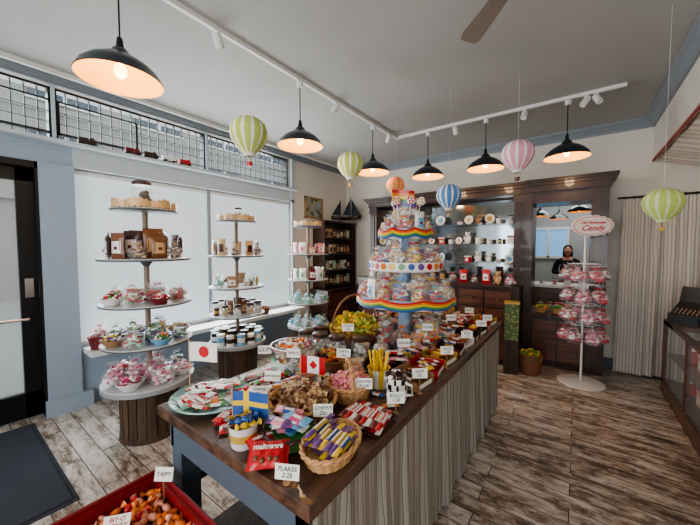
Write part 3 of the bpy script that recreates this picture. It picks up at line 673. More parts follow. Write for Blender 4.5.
for i in range(15):
    c_ = [('purple', 'yellow'), ('yellow', 'blue'), ('purple', 'gold')][i % 3]
    spawn(bar(c_[0], c_[1], .17, .021, .015), (-.70 + (i % 7 - 3) * .021, .84 + U(-.012, .012), Z + .045 + .015 * (i // 7)), pi / 2 + .15 + U(-.08, .08), 0, U(-.06, .06), group='candy sticks in the wicker tray')
mb = MB(); mb.pillow(.16, .12, .055, 0, 0, .028, .14)
tm = textmesh('maltesers', .030, C('white'), bold=.0009, ext=.001); tm.transform(Matrix.Translation((0, .012, .061)))
bl = MB()
for q in ((-.045, -.028), (-.02, -.037), (.01, -.03), (.035, -.034)): bl.sph((q[0], q[1], .048), .012, 10, 6)
proto('redbag', 'chocolate_bag', 'candy bag', 'puffy glossy red bag of chocolate balls with white lettering', mb.mesh('chocolate_bag', C('red')), [('lettering', tm), ('printed_chocolates', bl.mesh('printed_chocolates', C('brown')))])
spawn('redbag', (-.845, .675, Z + .016), .75, .38, 0, .85, group='red chocolate bags'); spawn('redbag', (-.925, .705, Z + .012), 1.4, .25, .1, .68, group='red chocolate bags')
OCC += [(-.84, .675, .06), (-.92, .69, .05)]
card(-.725, .648, Z, 'FLAKES\n2.25', .08, .048, .5, .012); OCC.append((-.73, .655, .035)); OCC.append((-.64, .66, .05))
basket(-.99, .985, Z, .15, .07, M_wicker, 'round wicker basket heaped with brown wrapped caramels', liner='tan', dome=.03)
pile(-.99, .985, Z + .052, .13, 60, [wrapped('tan'), wrapped('brown'), wrapped('kraft'), wrapped('tan')], .035, s=1.05, layers=2, group='wrapped caramels in the wicker basket')
obj('serving_tray', MB().lathe([(0, 0), (.12, 0), (.14, .018), (.137, .02), (.118, .006), (0, .006)], 4, 0).mesh('serving_tray', C('choc')), None, (-.71, 1.09, Z), (0, 0, pi / 4 + .1), (1, 1, 1), label='square dark tray holding red and white rolls', cat='tray'); OCC.append((-.71, 1.09, .125))
for i in range(16):
    spawn(bar(*[('red', 'white'), ('white', 'red'), ('maroon', 'white')][i % 3], .17, .022, .018), (-.71 + .0235 * (i % 8 - 3.5), 1.09, Z + .012 + .018 * (i // 8)), pi / 2 + .1 + .03 * (i % 8 - 3.5), 0, 0, group='red and white rolls on the tray')
basket(-.905, 1.225, Z, .11, .08, M_wicker, 'small wicker basket with handle full of pink candy', liner='pink', dome=.03, handle=.11, rz=.8)
pile(-.905, 1.225, Z + .06, .09, 32, [wrapped('pink'), wrapped('salmon'), wrapped('pink')], .03, s=.95, layers=2, group='pink wrapped candy in the handled basket')
flag(-1.14, 1.12, Z, 'canada', .13, .09, .45, .20)
for i in range(18):
    spawn(bar(*[('pink', 'white'), ('red', 'white'), ('blue', 'white'), ('mint', 'pink'), ('green', 'red'), ('white', 'orange')][i % 6], .12, .05, .015), (-1.46 + .11 * (i % 3) - .01, 1.06 + .055 * ((i // 3) % 3), Z + .002 + .016 * (i // 9)), 1.2 + U(-.25, .25), U(-.06, .06), group='assorted packets stacked on the table')
OCC += [(-1.46, 1.1, .07), (-1.35, 1.1, .07), (-1.25, 1.1, .06)]
GXb, GYb = -1.43, 1.35
o = obj('glass_bowl', None, None, (GXb, GYb, Z), label='large clear glass bowl of wrapped sweets', cat='bowl'); OCC.append((GXb, GYb, .135))
obj('bowl_glass', MB().lathe([(0, 0), (.06, 0), (.06, .01), (.11, .05), (.14, .12), (.145, .14), (.139, .14), (.133, .12), (.1, .055), (.05, .016), (0, .014)], 40).mesh('bowl_glass', M_glass), o)
obj('bowl_rim', MB().ring(.143, .005, .14, 0, 40).mesh('bowl_rim', M_chrome), o)
pile(GXb, GYb, Z + .05, .09, 22, [wrapped(c) for c in ('white', 'red', 'mint', 'gold')], .01, s=1.5, layers=1, stuff=True)
pile(GXb, GYb, Z + .08, .11, 24, [wrapped(c) for c in ('white', 'white', 'tan', 'pink', 'orange')], .04, s=1.3, layers=2, group='sweets in the glass bowl')
for q in ((-1.53, 1.56), (-1.40, 1.56), (-1.27, 1.58), (-1.53, 1.70)):
    spawn([jar('white'), jar('orange'), jar('tan'), jar('white')][int(abs(q[0]) * 100) % 4], (q[0], q[1], Z), 0, s=1.15, group='clear candy jars standing on the table'); OCC.append((q[0], q[1], .06))
basket(-1.17, 1.42, Z, .10, .09, M_wickerdk, 'small wicker basket of brown sweets', liner='brown', dome=.02)
pile(-1.17, 1.42, Z + .07, .08, 18, [wrapped('choc'), wrapped('orange'), wrapped('gold')], .03, s=1.1, layers=2, group='brown sweets in the small basket')
OCC.append((-.85, 1.42, .06))
obj('striped_cup', MB().lathe([(0, 0), (.04, 0), (.052, .09), (.055, .092), (.05, .09), (.038, .01), (0, .01)], 24, lambda i, j: (i // 2) % 2 if j == 1 else 0).mesh('striped_cup', [C('yellow'), C('white')]), None, (-.85, 1.42, Z), s=1.15, label='yellow and white striped cup of candy sticks', cat='cup')
proto('ystick', 'candy_stick', 'candy', 'thin upright yellow candy stick in striped cup', MB().cyl(0, 0, 0, .17, .005, 0, 8).sph((0, 0, .17), .006, 8, 5).mesh('candy_stick', C('yellow')))
for i in range(18):
    a_ = i * 2.4; q = .03 * math.sqrt(i / 18); spawn('ystick', (-.85 + q * math.cos(a_), 1.42 + q * math.sin(a_), Z + .014), a_, U(-.16, .16), U(-.16, .16), 1.05, group='yellow candy sticks in the striped cup')
def bwm(i, j): return 1 if j in (1, 2, 3, 4) and math.sin(i * 1.7 + j * 2.1) > .25 else 0
o = obj('spotted_mug', None, None, (-.71, 1.36, Z), s=1.1, label='white mug with black cow spots', cat='mug'); OCC.append((-.71, 1.36, .065))
obj('mug_body', MB().lathe([(0, 0), (.045, 0), (.048, .025), (.048, .05), (.048, .075), (.048, .1), (.044, .1), (.042, .01), (0, .01)], 28, bwm).mesh('mug_body', [C('white'), C('black')]), o)
obj('handle', MB().tube([(.046, 0, .08), (.075, 0, .075), (.077, 0, .035), (.046, 0, .025)], .006, 8).mesh('handle', C('white')), o)
pile(-.71, 1.36, Z + .10, .035, 8, [wrapped('white'), wrapped('choc')], .02, s=1, group='candy in the spotted mug')
basket(-1.37, 1.93, Z, .19, .12, M_wickerdk, 'large wicker basket with tall handle heaped with yellow candy', liner='yellow', dome=.08, handle=.27, rz=-.5)
pile(-1.37, 1.93, Z + .11, .17, 52, [wrapped('yellow'), wrapped('yellow'), wrapped('lime'), wrapped('gold')], .09, s=1.5, layers=2, group='yellow wrapped candy in the tall-handled basket')
def tray(x, y, L, W, c, rz, bars, n, lab):
    o = obj('candy_box', None, None, (x, y, Z), (0, 0, rz), label=lab, cat='candy box', group='open candy boxes on the table'); OCC.append((x, y, .1))
    mb = MB(); h = .05
    mb.box(-L / 2, L / 2, -W / 2, W / 2, 0, .003); mb.box(-L / 2, L / 2, -W / 2, -W / 2 + .003, 0, h * .6); mb.box(-L / 2, L / 2, W / 2 - .003, W / 2, 0, h * 1.6); mb.box(-L / 2, -L / 2 + .003, -W / 2, W / 2, 0, h); mb.box(L / 2 - .003, L / 2, -W / 2, W / 2, 0, h)
    obj('box_body', mb.mesh('box_body', C(c), False), o)
    obj('front_label', MB().box(-L * .35, L * .35, -W / 2 - .001, -W / 2, .004, h * .55).mesh('front_label', C('white'), False), o)
    ca, sa = math.cos(rz), math.sin(rz)
    for i in range(n):
        lx = (-L / 2 + .02) + (L - .04) * (i + .5) / n; ly = U(-.006, .006)
        spawn(bars[i % len(bars)], (x + lx * ca - ly * sa, y + lx * sa + ly * ca, Z + .03 + .014 * (i % 2)), rz + pi / 2, .35, 0, 1.08, group='candy bars in open boxes')
spec = [(-.72, 1.57, 'kraft', [('choc', 'white'), ('orange', 'choc')]), (-.72, 1.78, 'red', [('red', 'white'), ('white', 'red')]), (-.72, 1.99, 'gold', [('choc', 'orange'), ('orange', 'yellow')]), (-.72, 2.20, 'maroon', [('maroon', 'white'), ('choc', 'gold')]),
        (-.72, 2.41, 'white', [('orange', 'red'), ('yellow', 'red')]), (-.72, 2.62, 'choc', [('black', 'white'), ('choc', 'white')]), (-.72, 2.83, 'choc', [('black', 'red'), ('choc', 'yellow')]), (-.72, 3.04, 'red', [('red', 'white'), ('orange', 'white')]), (-.72, 3.25, 'gold', [('gold', 'red'), ('orange', 'choc')]),
        (-.93, 1.60, 'choc', [('maroon', 'gold'), ('red', 'white')]), (-.93, 2.74, 'white', [('blue', 'white'), ('sky', 'red')]), (-.93, 2.98, 'kraft', [('brown', 'gold'), ('tan', 'red')]), (-.93, 3.22, 'white', [('hot', 'white'), ('pink', 'white')])]
for i, (x, y, c_, bb) in enumerate(spec):
    tray(x, y, .19, .16, c_, pi / 2 + (.12 if i % 2 else -.1), [bar(p, q, .13, .030, .018) for p, q in bb], 5, '%s open cardboard box of candy bars' % c_)
for (x, y, c_, mixc) in ((-1.40, 2.36, M_wicker, ('red', 'white', 'green')), (-1.42, 2.70, M_wickerdk, ('orange', 'yellow', 'choc')), (-1.40, 3.02, M_wicker, ('blue', 'pink', 'white')), (-1.15, 3.22, M_wicker, ('hot', 'yellow', 'lime')), (-1.15, 2.72, M_wickerdk, ('gold', 'choc', 'tan'))):
    basket(x, y, Z, .12, .09, c_, 'wicker basket of mixed %s and %s candy' % (mixc[0], mixc[1]), liner=mixc[0], dome=.02)
    pile(x, y, Z + .07, .10, 18, [wrapped(q) for q in mixc], .04, s=1.4, layers=2, stuff=True)
for i in range(9):
    a_ = 2 * pi * i / 9 + .2; x, y = -1.10 + .205 * math.cos(a_), 2.24 + .205 * math.sin(a_)
    if all((x - q[0]) ** 2 + (y - q[1]) ** 2 > (q[2] + .01) ** 2 for q in OCC):
        spawn([c7, c1, c8, c6][i % 4], (x, y, Z), a_, s=1.6, group='bags around the rainbow stand'); OCC.append((x, y, .08))
OCC.append((-1.10, 2.24, .15))
for x, y, tx, st in ((-1.17, .88, 'TOFFEE\n35c', .06), (-1.30, 1.22, 'MINTS', .12), (-.82, .93, 'CHEWS\n25c', .06), (-.80, 1.20, 'CARAMEL\n3/1.00', .08), (-.64, 1.22, 'ROLLS\n1.50', .05), (-1.03, 1.34, 'TAFFY\n25c', .14),
                     (-.635, 1.47, 'GUM\n75c', .08), (-.86, 1.74, 'SOURS', .13), (-.635, 1.88, 'NUTS\n2.25', .09), (-.86, 2.12, 'FUDGE', .15), (-.635, 2.31, 'BARS\n1.75', .09), (-.84, 2.58, 'CHEWS', .14), (-.635, 2.73, 'TAFFY', .09), (-1.25, 1.68, 'DROPS\n50c', .18), (-.83, 3.08, 'MINTS', .12), (-1.20, .985, 'BON BONS', .09), (-1.53, 1.2, 'GUM', .1), (-.635, 2.94, 'TOFFEE', .1)):
    card(x, y, Z, tx, .08, .05, math.radians(U(20, 45)), st); OCC.append((x, y, .01))
def free(x, y, r): return all((x - a_) ** 2 + (y - b_) ** 2 > (r + c_) ** 2 for a_, b_, c_ in OCC)
lb_ = [('choc', 'white'), ('orange', 'white'), ('red', 'white'), ('choc', 'gold'), ('white', 'red'), ('yellow', 'brown'), ('blue', 'white'), ('pink', 'white'), ('tan', 'red')]
rs_ = random.Random(5)
def giftbox(c, c2_):
    k = 'gift' + c + c2_
    if k not in PROTO: proto(k, 'gift_box', 'box', '%s gift box with %s lid' % (c, c2_), MB().box(-.05, .05, -.035, .035, 0, .1, 0).box(-.053, .053, -.038, .038, .1, .125, 1).cbox(0, -.0355, .05, .06, .002, .05, 2).mesh(k, [C(c), C(c2_), C('white')], False))
    return k
for rr_, tries in ((.075, 900), (.062, 1500), (.05, 3000), (.034, 4000)):
    for _ in range(tries):
        x = rs_.uniform(TX0 + .02 + rr_ * .9, TX1 - .02 - rr_ * .9); y = rs_.uniform(TY0 + .02 + rr_ * .9, TY1 - .03 - rr_ * .9)
        if not free(x, y, rr_ * .86): continue
        near = y < 1.25; OCC.append((x, y, rr_ * .86)); g = 'assorted sweets filling the table'
        if rr_ >= .06:
            if near: key = rs_.choice([dish('white', ['red', 'white', 'tan'], .066), dish('kraft', ['tan', 'white', 'mint'], .066), dish('sky', ['choc', 'gold', 'white'], .066)])
            elif x > -1.0: key = rs_.choice([c6, c7, dd[0], dd[3], dish('kraft', ['hot', 'white', 'mint'], .066), c1])
            else: key = rs_.choice([c8, c1, c9, c7, c6, c9, c8, dd[0], jar('orange'), jar('white'), jar('white')])
            sc_ = rr_ / (.07 if key.startswith('dish') else .062)
            spawn(key, (x, y, Z), rs_.uniform(0, 6), s=min(1.15, sc_), group=g)
        elif rr_ == .05:
            if near or rs_.random() < .5:
                n = rs_.choice([2, 3, 4]); a0 = rs_.uniform(0, 3); p = rs_.choice(lb_)
                for q in range(n): spawn(bar(p[0], p[1], .10, .042, .015), (x + rs_.uniform(-.004, .004), y + rs_.uniform(-.004, .004), Z + .001 + .016 * q), a0 + rs_.uniform(-.15, .15), rs_.uniform(-.04, .04), group=g)
            else: spawn(rs_.choice([jar('orange'), jar('red'), tin('gold', 'red'), tin('white', 'sky'), tin('red', 'white'), tanb[0]]), (x, y, Z), rs_.uniform(0, 1), s=.9, group=g)
        else:
            p = rs_.choice(lb_); spawn(bar(p[0], p[1], .08, .034, .014), (x, y, Z + .001), rs_.uniform(0, 3), group=g)
for i in range(40):
    p = rs_.choice(lb_); y = 1.6 + 1.65 * (i / 40); x = rs_.uniform(-.98, -.68)
    spawn(bar(p[0], p[1], .11, .045, .016), (x, y, Z + rs_.uniform(.06, .08)), rs_.uniform(0, 3), rs_.uniform(-.25, .25), rs_.uniform(-.2, .2), group='loose packets heaped along the table')

# ---------------------------------------------------------------- rainbow tiered stand
RB = ['red', 'orange', 'yellow', 'green', 'blue', 'purple']
o = obj('rainbow_tiered_stand', None, None, (-1.10, 2.24, TZ), label='three-tier round blue and white stand trimmed with rainbow bands and dots', cat='display stand')
obj('column', MB().lathe([(0, 0), (.12, 0), (.12, .02), (.05, .03), (.05, .30), (.1, .31), (.05, .31), (.035, 1.0), (0, 1.0)], 28).mesh('column', mat('soft_blue_paint', (120, 150, 178), .5)), o)
for (z, r, ty) in ((.325, .375, 'rainbow'), (.585, .285, 'dots'), (.83, .205, 'rainbow')):
    h = .06
    mb = MB().lathe([(0, z - .01), (r - .01, z - .01), (r, z), (r, z + h), (r - .012, z + h), (r - .015, z + h - .02), (0, z + h - .02)], 56, lambda i, j: 1 if j == 2 else 0)
    tp = obj('tier', mb.mesh('tier', [C('white'), C('white' if ty == 'dots' else 'sky')]), o)
    if ty == 'rainbow':
        gm = MB()
        for b_ in range(5):
            zz = z + h + .004 - b_ * .0125; pts = []; n = 120
            for i in range(n):
                a_ = 2 * pi * i / n; pts.append(((r + .007) * math.cos(a_), (r + .007) * math.sin(a_), zz - .02 * abs(math.sin(a_ * 4))))
            gm.tube(pts, .0073, 6, b_, True)
        obj('rainbow_garland', gm.mesh('rainbow_garland', [C(c) for c in RB]), tp)
    else:
        dm = MB()
        for i in range(26):
            a_ = 2 * pi * i / 26; dm.T = Matrix.Rotation(a_, 4, 'Z') @ Matrix.Translation((r, 0, z + h * .5)) @ Matrix.Rotation(pi / 2, 4, 'Y'); dm.lathe([(0, 0), (.023, 0), (.023, .005), (0, .006)], 16, i % 6)
        obj('dot_trim', dm.mesh('dot_trim', [C(c) for c in RB]), tp)
sc = [cello(['red', 'white', 'yellow'], .055, 'red'), cello(['blue', 'red', 'white'], .055, 'sky'), c9, cello(['pink', 'yellow', 'green'], .055, 'yellow'), cello(['black', 'white', 'red'], .055, 'white'), cello(['orange', 'white', 'red'], .055, 'orange'), pouch('white', 'sky', .13, .08)]
for z, r, n, s_ in ((1.267, .32, 16, 1.15), (1.267, .20, 10, 1.6), (1.527, .23, 12, 1.15), (1.527, .13, 6, 1.55), (1.772, .15, 8, 1.1), (1.772, .06, 3, 1.45)):
    ring_items(-1.10, 2.24, z, r, n, sc, 'bags on the rainbow stand', s=s_, a0=z * 7 + r * 9)
for i in range(5):
    a_ = i * 1.26; spawn([c9, sc[1], c8, sc[3], c9][i], (-1.10 + .055 * math.cos(a_), 2.24 + .055 * math.sin(a_), 1.885), a_, U(-.2, .2), U(-.2, .2), .95, group='bags heaped on top of the stand')
o = obj('rainbow_flag', None, None, (-1.15, 2.16, 1.82), (.08, -.12, .62), label='small six-striped rainbow flag standing among bags', cat='flag')
obj('flag_stick', MB().cyl(0, 0, 0, .30, .003, 0, 6).mesh('flag_stick', C('tan')), o)
obj('flag_cloth', MB().sheet(lambda u, v: (.002 + .17 * u, .012 * math.sin(u * 6), .14 + .14 * v - .03 * u), 20, 12, lambda u, v: 5 - int(v * 5.999)).mesh('flag_cloth', [C(c) for c in RB]), o)
for k in range(7):
    a_ = k * .9; c_ = ['gold', 'hot', 'sky', 'yellow', 'green', 'orange', 'red'][k]
    mb = MB(); mb.cyl(0, 0, 0, .12, .003, 0, 6); mb.T = Matrix.Translation((0, 0, .15)) @ Matrix.Rotation(pi / 2, 4, 'X')
    mb.lathe([(0, -.007), (.022, -.007), (.033, 0), (.022, .007), (0, .007)], 24, lambda i, j: 1 + ((i // 4 + j) % 2))
    proto('swirl' + c_, 'swirl_lollipop', 'lollipop', 'large %s swirl lollipop standing upright' % c_, mb.mesh('swirl' + c_, [C('white'), C(c_), C('white')]))
    spawn('swirl' + c_, (-1.10 + .09 * math.cos(a_), 2.24 + .09 * math.sin(a_), 1.86), U(0, 1.2), U(-.2, .2), U(-.25, .25), group='swirl lollipops on top of the stand')

# ---------------------------------------------------------------- red wagon with candy
WX, WY = -1.22, .225
o = obj('red_wagon', None, None, (WX, WY, 0), label='red wooden wagon crate filled with wrapped candy', cat='wagon')
mb = MB(); M_red = mat('wagon_red', (124, 28, 32), .4, noise=.15)
x0, x1, y0, y1 = -.34, .31, -.42, .375
mb.box(x0, x1, y0, y1, .36, .38); mb.box(x0, x0 + .02, y0, y1, .38, .60); mb.box(x1 - .02, x1, y0, y1, .38, .60); mb.box(x0, x1, y0, y0 + .02, .38, .60); mb.box(x0, x1, y1 - .02, y1, .38, .60)
obj('tray', mb.mesh('tray', M_red, False), o)
obj('tray_rim', MB().tube([(x0, y0, .605), (x1, y0, .605), (x1, y1, .605), (x0, y1, .605)], .013, 8, 0, True).mesh('tray_rim', M_red), o)
obj('tray_filler', MB().box(x0 + .02, x1 - .02, y0 + .02, y1 - .02, .38, .515).mesh('tray_filler', C('maroon'), False), o)
for xx in (x0 + .03, x1 - .03):
    for yy in (y0 + .17, y1 - .21):
        mb = MB(); mb.T = Matrix.Translation((xx + (-.055 if xx < 0 else .055), yy, .16)) @ Matrix.Rotation(pi / 2, 4, 'Y')
        mb.lathe([(0, -.018), (.05, -.02), (.14, -.022), (.16, -.012), (.16, .012), (.14, .022), (.05, .02), (0, .018)], 28, lambda i, j: 0 if 2 <= j <= 4 else 1)
        obj('wheel', mb.mesh('wheel', [M_black, M_red]), o)
obj('axle', MB().box(x0 - .02, x1 + .02, y0 + .16, y0 + .18, .15, .36).box(x0 - .02, x1 + .02, y1 - .22, y1 - .20, .15, .36).mesh('axle', M_black, False), o)
cw = [wrapped(c) for c in ('red', 'orange', 'salmon', 'salmon', 'orange')]
CNT['wrapped_candy'] = min(CNT.get('wrapped_candy', 0), 225)
for i in range(13):
    for j in range(17):
        for l_ in range(2):
            vis = l_ == 1 and j > 11
            put(random.choice(cw), (WX - .015 + (i - 6) * .046 + U(-.01, .01), WY - .025 + (j - 8) * .0445 + U(-.01, .01), .517 + l_ * .02), U(0, 6), U(-.5, .5), U(-.4, .4), 1.25, 'wrapped candy in the red wagon', not vis)
card(-1.42, .565, .52, 'TAFFY', .08, .055, .6, .12, tilt=-.3)
card(-1.38, .38, .55, 'BIT-O\nHONEY', .09, .05, .9, .03, tm=M_redink, tilt=-.5)

# ---------------------------------------------------------------- back cabinets
o = obj('display_hutch', None, label='tall dark mahogany hutch with mirrored shelves and drawers', cat='cabinet')
X0, X1 = -3.26, -.625
mb = MB()
mb.box(X0, X1, 5.44, 5.50, 0, 2.5)
mb.box(X0, X1, 4.72, 5.44, 0, 1.08)
mb.box(X0 - .02, X1, 4.69, 5.46, 1.08, 1.115)
obj('body', mb.mesh('body', M_darkwood, False), o)
for xx in (X0, -2.42, X1 - .14):
    cm = MB().box(xx, xx + .14, 5.10, 5.44, 1.115, 2.42).box(xx - .01, min(X1, xx + .15), 5.08, 5.12, 1.115, 1.2).box(xx - .01, min(X1, xx + .15), 5.08, 5.12, 2.3, 2.42).box(xx + .04, xx + .1, 5.085, 5.10, 1.24, 2.28)
    obj('column', cm.mesh('column', M_darkwood, False), o)
obj('cornice', MB().box(X0 - .02, X1, 5.06, 5.46, 2.42, 2.50).box(X0 - .05, X1, 5.02, 5.46, 2.50, 2.54).box(X0 - .08, X1, 4.98, 5.46, 2.54, 2.58).mesh('cornice', M_darkwood, False), o)
obj('mirror_back', MB().box(X0 + .1, X1 - .1, 5.425, 5.44, 1.2, 2.4).mesh('mirror_back', mat('hutch_back_glass', (150, 156, 158), .08, metal=.9), False), o)
BX = [(-3.12, -2.42), (-2.28, -.765)]
for (p, q) in BX:
    for z in (1.40, 1.70, 2.02):
        obj('shelf', MB().box(p, q, 5.14, 5.425, z, z + .012).mesh('shelf', M_glass if q > -1 else M_darkwood, False), o)
for (p, q, nk) in ((-3.12, -2.42, 2), (-2.28, -1.52, 2), (-1.38, -.765, 2)):
    for r_ in range(4):
        for k in range(nk):
            w_ = (q - p + .1) / 2; xa = p - .05 + k * w_ + .01; za = .08 + r_ * .245
            d = obj('drawer', MB().box(xa, xa + w_ - .02, 4.70, 4.72, za, za + .225).box(xa + .03, xa + w_ - .05, 4.692, 4.70, za + .03, za + .195).mesh('drawer', M_drawer, False), o)
            obj('knob', MB().sph((xa + w_ / 2, 4.68, za + .11), .014, 10, 6).mesh('knob', mat('brass', (180, 140, 70), .3, metal=1)), d)
def mugp(c):
    k = 'mugp' + c
    if k not in PROTO: proto(k, 'ceramic_mug', 'mug', c + ' ceramic mug on the hutch shelf', MB().lathe([(0, 0), (.04, 0), (.045, .01), (.045, .095), (.04, .095), (.038, .012), (0, .012)], 20).tube([(.044, 0, .075), (.07, 0, .07), (.072, 0, .035), (.044, 0, .025)], .006, 6).mesh(k, C(c)))
    return k
def teddy(c):
    k = 'teddy' + c
    if k not in PROTO:
        m_ = mat('plush_' + c, CC[c], .95, bump=.4, ns=90)
        bd = MB().sph((0, 0, .06), (.045, .038, .06), 12, 8).mesh('plush_body', m_)
        hd = MB().sph((0, -.005, .14), (.035, .033, .033), 12, 8).sph((0, -.035, .132), .014, 8, 6).sph((-.027, 0, .168), .013, 8, 6).sph((.027, 0, .168), .013, 8, 6).mesh('head', m_)
        lb = MB()
        for sg in (-1, 1): lb.sph((sg * .04, -.025, .085), (.014, .018, .032), 8, 6).sph((sg * .028, -.05, .016), (.016, .034, .016), 8, 6)
        proto(k, 'plush_toy', 'plush toy', c + ' plush toy sitting on the shelf', None, [('body', bd), ('head', hd), ('limbs', lb.mesh('limbs', m_))])
    return k
def plate(c):
    k = 'plate' + c
    if k not in PROTO:
        mb = MB(); mb.T = Matrix.Translation((0, 0, .075)) @ Matrix.Rotation(pi / 2 - .2, 4, 'X'); mb.lathe([(0, 0), (.04, 0), (.07, .01), (.072, .012), (.04, .004), (0, .004)], 28, lambda i, j: 1 if j == 4 else 0)
        proto(k, 'decorative_plate', 'plate', 'round white plate with %s centre leaning upright' % c, mb.mesh(k, [C('white'), C(c)]))
    return k
shelfkeys = [mugp('white'), teddy('white'), giftbox('red', 'white'), mugp('tan'), plate('sky'), plate('tan'), giftbox('white', 'maroon'), jar('white'), tin('white', 'red'), mugp('white'), plate('gold'), dish('white', ['white', 'pink', 'tan'], .06), teddy('kraft'), tin('black', 'gold')]
for (p, q) in BX:
    n = 5 if q < -2 else 10
    for z in (1.413, 1.713, 2.033):
        for i in range(n):
            if R() < .15: continue
            spawn(random.choice(shelfkeys), (p + .07 + (q - p - .14) * i / (n - 1) + U(-.015, .015), 5.25, z), U(-.5, .5), s=U(.7, 1.15), group='gifts and jars on the hutch shelves')
    for i in range(n):
        spawn(random.choice([pouch('red', 'white'), pouch('choc', 'gold'), jar('white'), c1, c5, c9, teddy('tan'), giftbox('white', 'red')]), (p + .03 + (q - p - .03) * i / (n - 1), 4.93, 1.118), U(-.3, .3), s=U(.9, 1.3), group='sweets along the hutch counter')
o = obj('wooden_mirror_surround', None, label='dark mahogany surround of the mirror, built as an opening beside the hutch', cat='cabinet')  # mirror bay, left open onto the made-up room instead of glass
obj('pilaster', MB().box(-.62, -.52, 5.04, 5.5, 0, 2.42).box(-.61, -.53, 5.02, 5.04, .1, 2.3).mesh('pilaster', M_darkwood, False), o)
obj('pilaster', MB().box(.13, .30, 5.04, 5.5, 0, 2.42).box(.16, .27, 5.02, 5.04, .1, 2.3).mesh('pilaster', M_darkwood, False), o)
obj('cornice', MB().box(-.62, .32, 5.0, 5.5, 2.42, 2.50).box(-.62, .35, 4.97, 5.5, 2.50, 2.54).box(-.62, .38, 4.93, 5.5, 2.54, 2.58).box(-.52, .13, 5.08, 5.5, 2.27, 2.42).mesh('cornice', M_darkwood, False), o)
obj('counter', MB().box(-.52, .13, 5.06, 5.5, 0, .70).box(-.52, .13, 4.98, 5.5, .70, .735).mesh('counter', M_darkwood, False), o)
for k in range(2):
    d = obj('drawer', MB().box(-.49 + .30 * k, -.21 + .30 * k, 5.035, 5.06, .1, .64).mesh('drawer', M_drawer, False), o)
for i, c_ in enumerate((('green', 'yellow'), ('lime', 'green'), ('red', 'white'))):
    basket(-.40 + .2 * i, 5.16, .736, .085, .07, M_wicker, 'wicker basket of %s sweets on the mirror bay counter' % c_[0], liner=c_[0], dome=.02)
    pile(-.40 + .2 * i, 5.16, .79, .065, 9, [wrapped(c_[0]), wrapped(c_[1])], .03, s=1.5, stuff=True)
for i in range(5): spawn([c8, c1, giftbox('white', 'red'), c7, c5][i], (-.42 + .11 * i, 5.36, .736), 0, s=1.0, group='sweets on the archway counter')
basket(-.47, 4.66, 0, .15, .26, M_wickerdk, 'tall dark wicker basket standing on the floor', liner='lime', dome=.04)
pile(-.47, 4.66, .19, .10, 16, [wrapped('lime'), wrapped('green'), wrapped('yellow')], .05, s=2, layers=2, stuff=True)
o = obj('green_display_box', None, None, (-.68, 4.52, 0), (0, 0, .2), label='tall green floral patterned floor display box', cat='display box')
gm = nodes_of('green_floral'); vt = gm[1].nodes.new('ShaderNodeTexVoronoi'); vt.inputs['Scale'].default_value = 28; rr_ = gm[1].nodes.new('ShaderNodeValToRGB')
rr_.color_ramp.elements[0].color = (*lin((190, 180, 104)), 1); rr_.color_ramp.elements[1].color = (*lin((78, 106, 66)), 1); rr_.color_ramp.elements[1].position = .5
tcg = gm[1].nodes.new('ShaderNodeTexCoord'); gm[1].links.new(tcg.outputs['Object'], vt.inputs['Vector']); gm[1].links.new(vt.outputs['Distance'], rr_.inputs[0]); gm[1].links.new(rr_.outputs[0], gm[2].inputs['Base Color'])
obj('box_body', MB().box(-.08, .08, -.07, .07, .45, .92).mesh('box_body', MATS['green_floral'], False), o)
obj('box_plinth', MB().box(-.085, .085, -.075, .075, 0, .45).mesh('box_plinth', M_darkwood, False), o)
obj('box_lid', MB().box(-.09, .09, -.08, .08, .92, .95).mesh('box_lid', C('gold'), False), o)

# made-up room contents imitating the mirror's reflection
o = obj('mirrored_window_panel', None, None, (0, 9.18, 0), label='blue glowing panel imitating the mirrored street window', cat='window')
obj('pane', MB().box(-1.3, -.22, -.01, 0, 1.45, 2.1).mesh('pane', mat('mirrored_window_glow', (120, 166, 205), .3, emit=.6), False), o)  # emissive pane added to imitate the street window's reflection
fm = MB().box(-1.36, -.16, -.04, 0, 2.1, 2.16).box(-1.36, -.16, -.04, 0, 1.39, 1.45)
for xx in (-1.36, -1.0, -.62, -.22): fm.box(xx, xx + .05, -.04, 0, 1.4, 2.1)
obj('frame', fm.mesh('frame', M_white, False), o)
for x, y in ((-.62, 7.2), (-.35, 8.1), (.0, 6.7)):  # extra lamps added to imitate the pendants seen in the mirror
    oo = spawn('lamp', (x, y, 2.28), s=.8, group='dome pendant lamps added for the mirror image')
    obj('cord_extension', MB().cyl(0, 0, .6, 1.27, .005, 0, 6).mesh('cord_extension', M_black), oo)
l = bpy.data.lights.new('mirror_room_fill', 'AREA'); l.energy = 36; l.size = 1.5; l.color = (.9, .95, 1)  # added fill light for the made-up room, belongs to no fitting
obj('mirror_room_fill', l, None, (0, 7.9, 3.2))
o = obj('wooden_counter', None, None, (-.1, 6.5, 0), label='dark wood counter added to the made-up mirror room', cat='counter')  # added counter, part of the imitated reflection
obj('counter_body', MB().box(-.9, .9, -.25, .25, 0, .98).mesh('counter_body', M_drawer, False), o)
obj('counter_top', MB().box(-.95, .95, -.3, .3, .98, 1.02).mesh('counter_top', M_white, False), o)
for i in range(9): spawn([c1, c5, c3, jar('red'), giftbox('white', 'red')][i % 5], (-.85 + .18 * i, 6.38, 1.021), U(0, 1), s=.8, group='sweets on the made-up mirror room counter')
o = obj('wall_shelf_unit', None, None, (-1.58, 7.2, 0), label='white shelf unit with jars added to the made-up mirror room', cat='shelf')  # added shelves, furnishing for the imitated reflection
mb = MB().box(0, .3, -.8, -.77, 0, 2.1).box(0, .3, .77, .8, 0, 2.1)
for z in (.4, .8, 1.2, 1.6, 2.08): mb.box(0, .3, -.8, .8, z, z + .02)
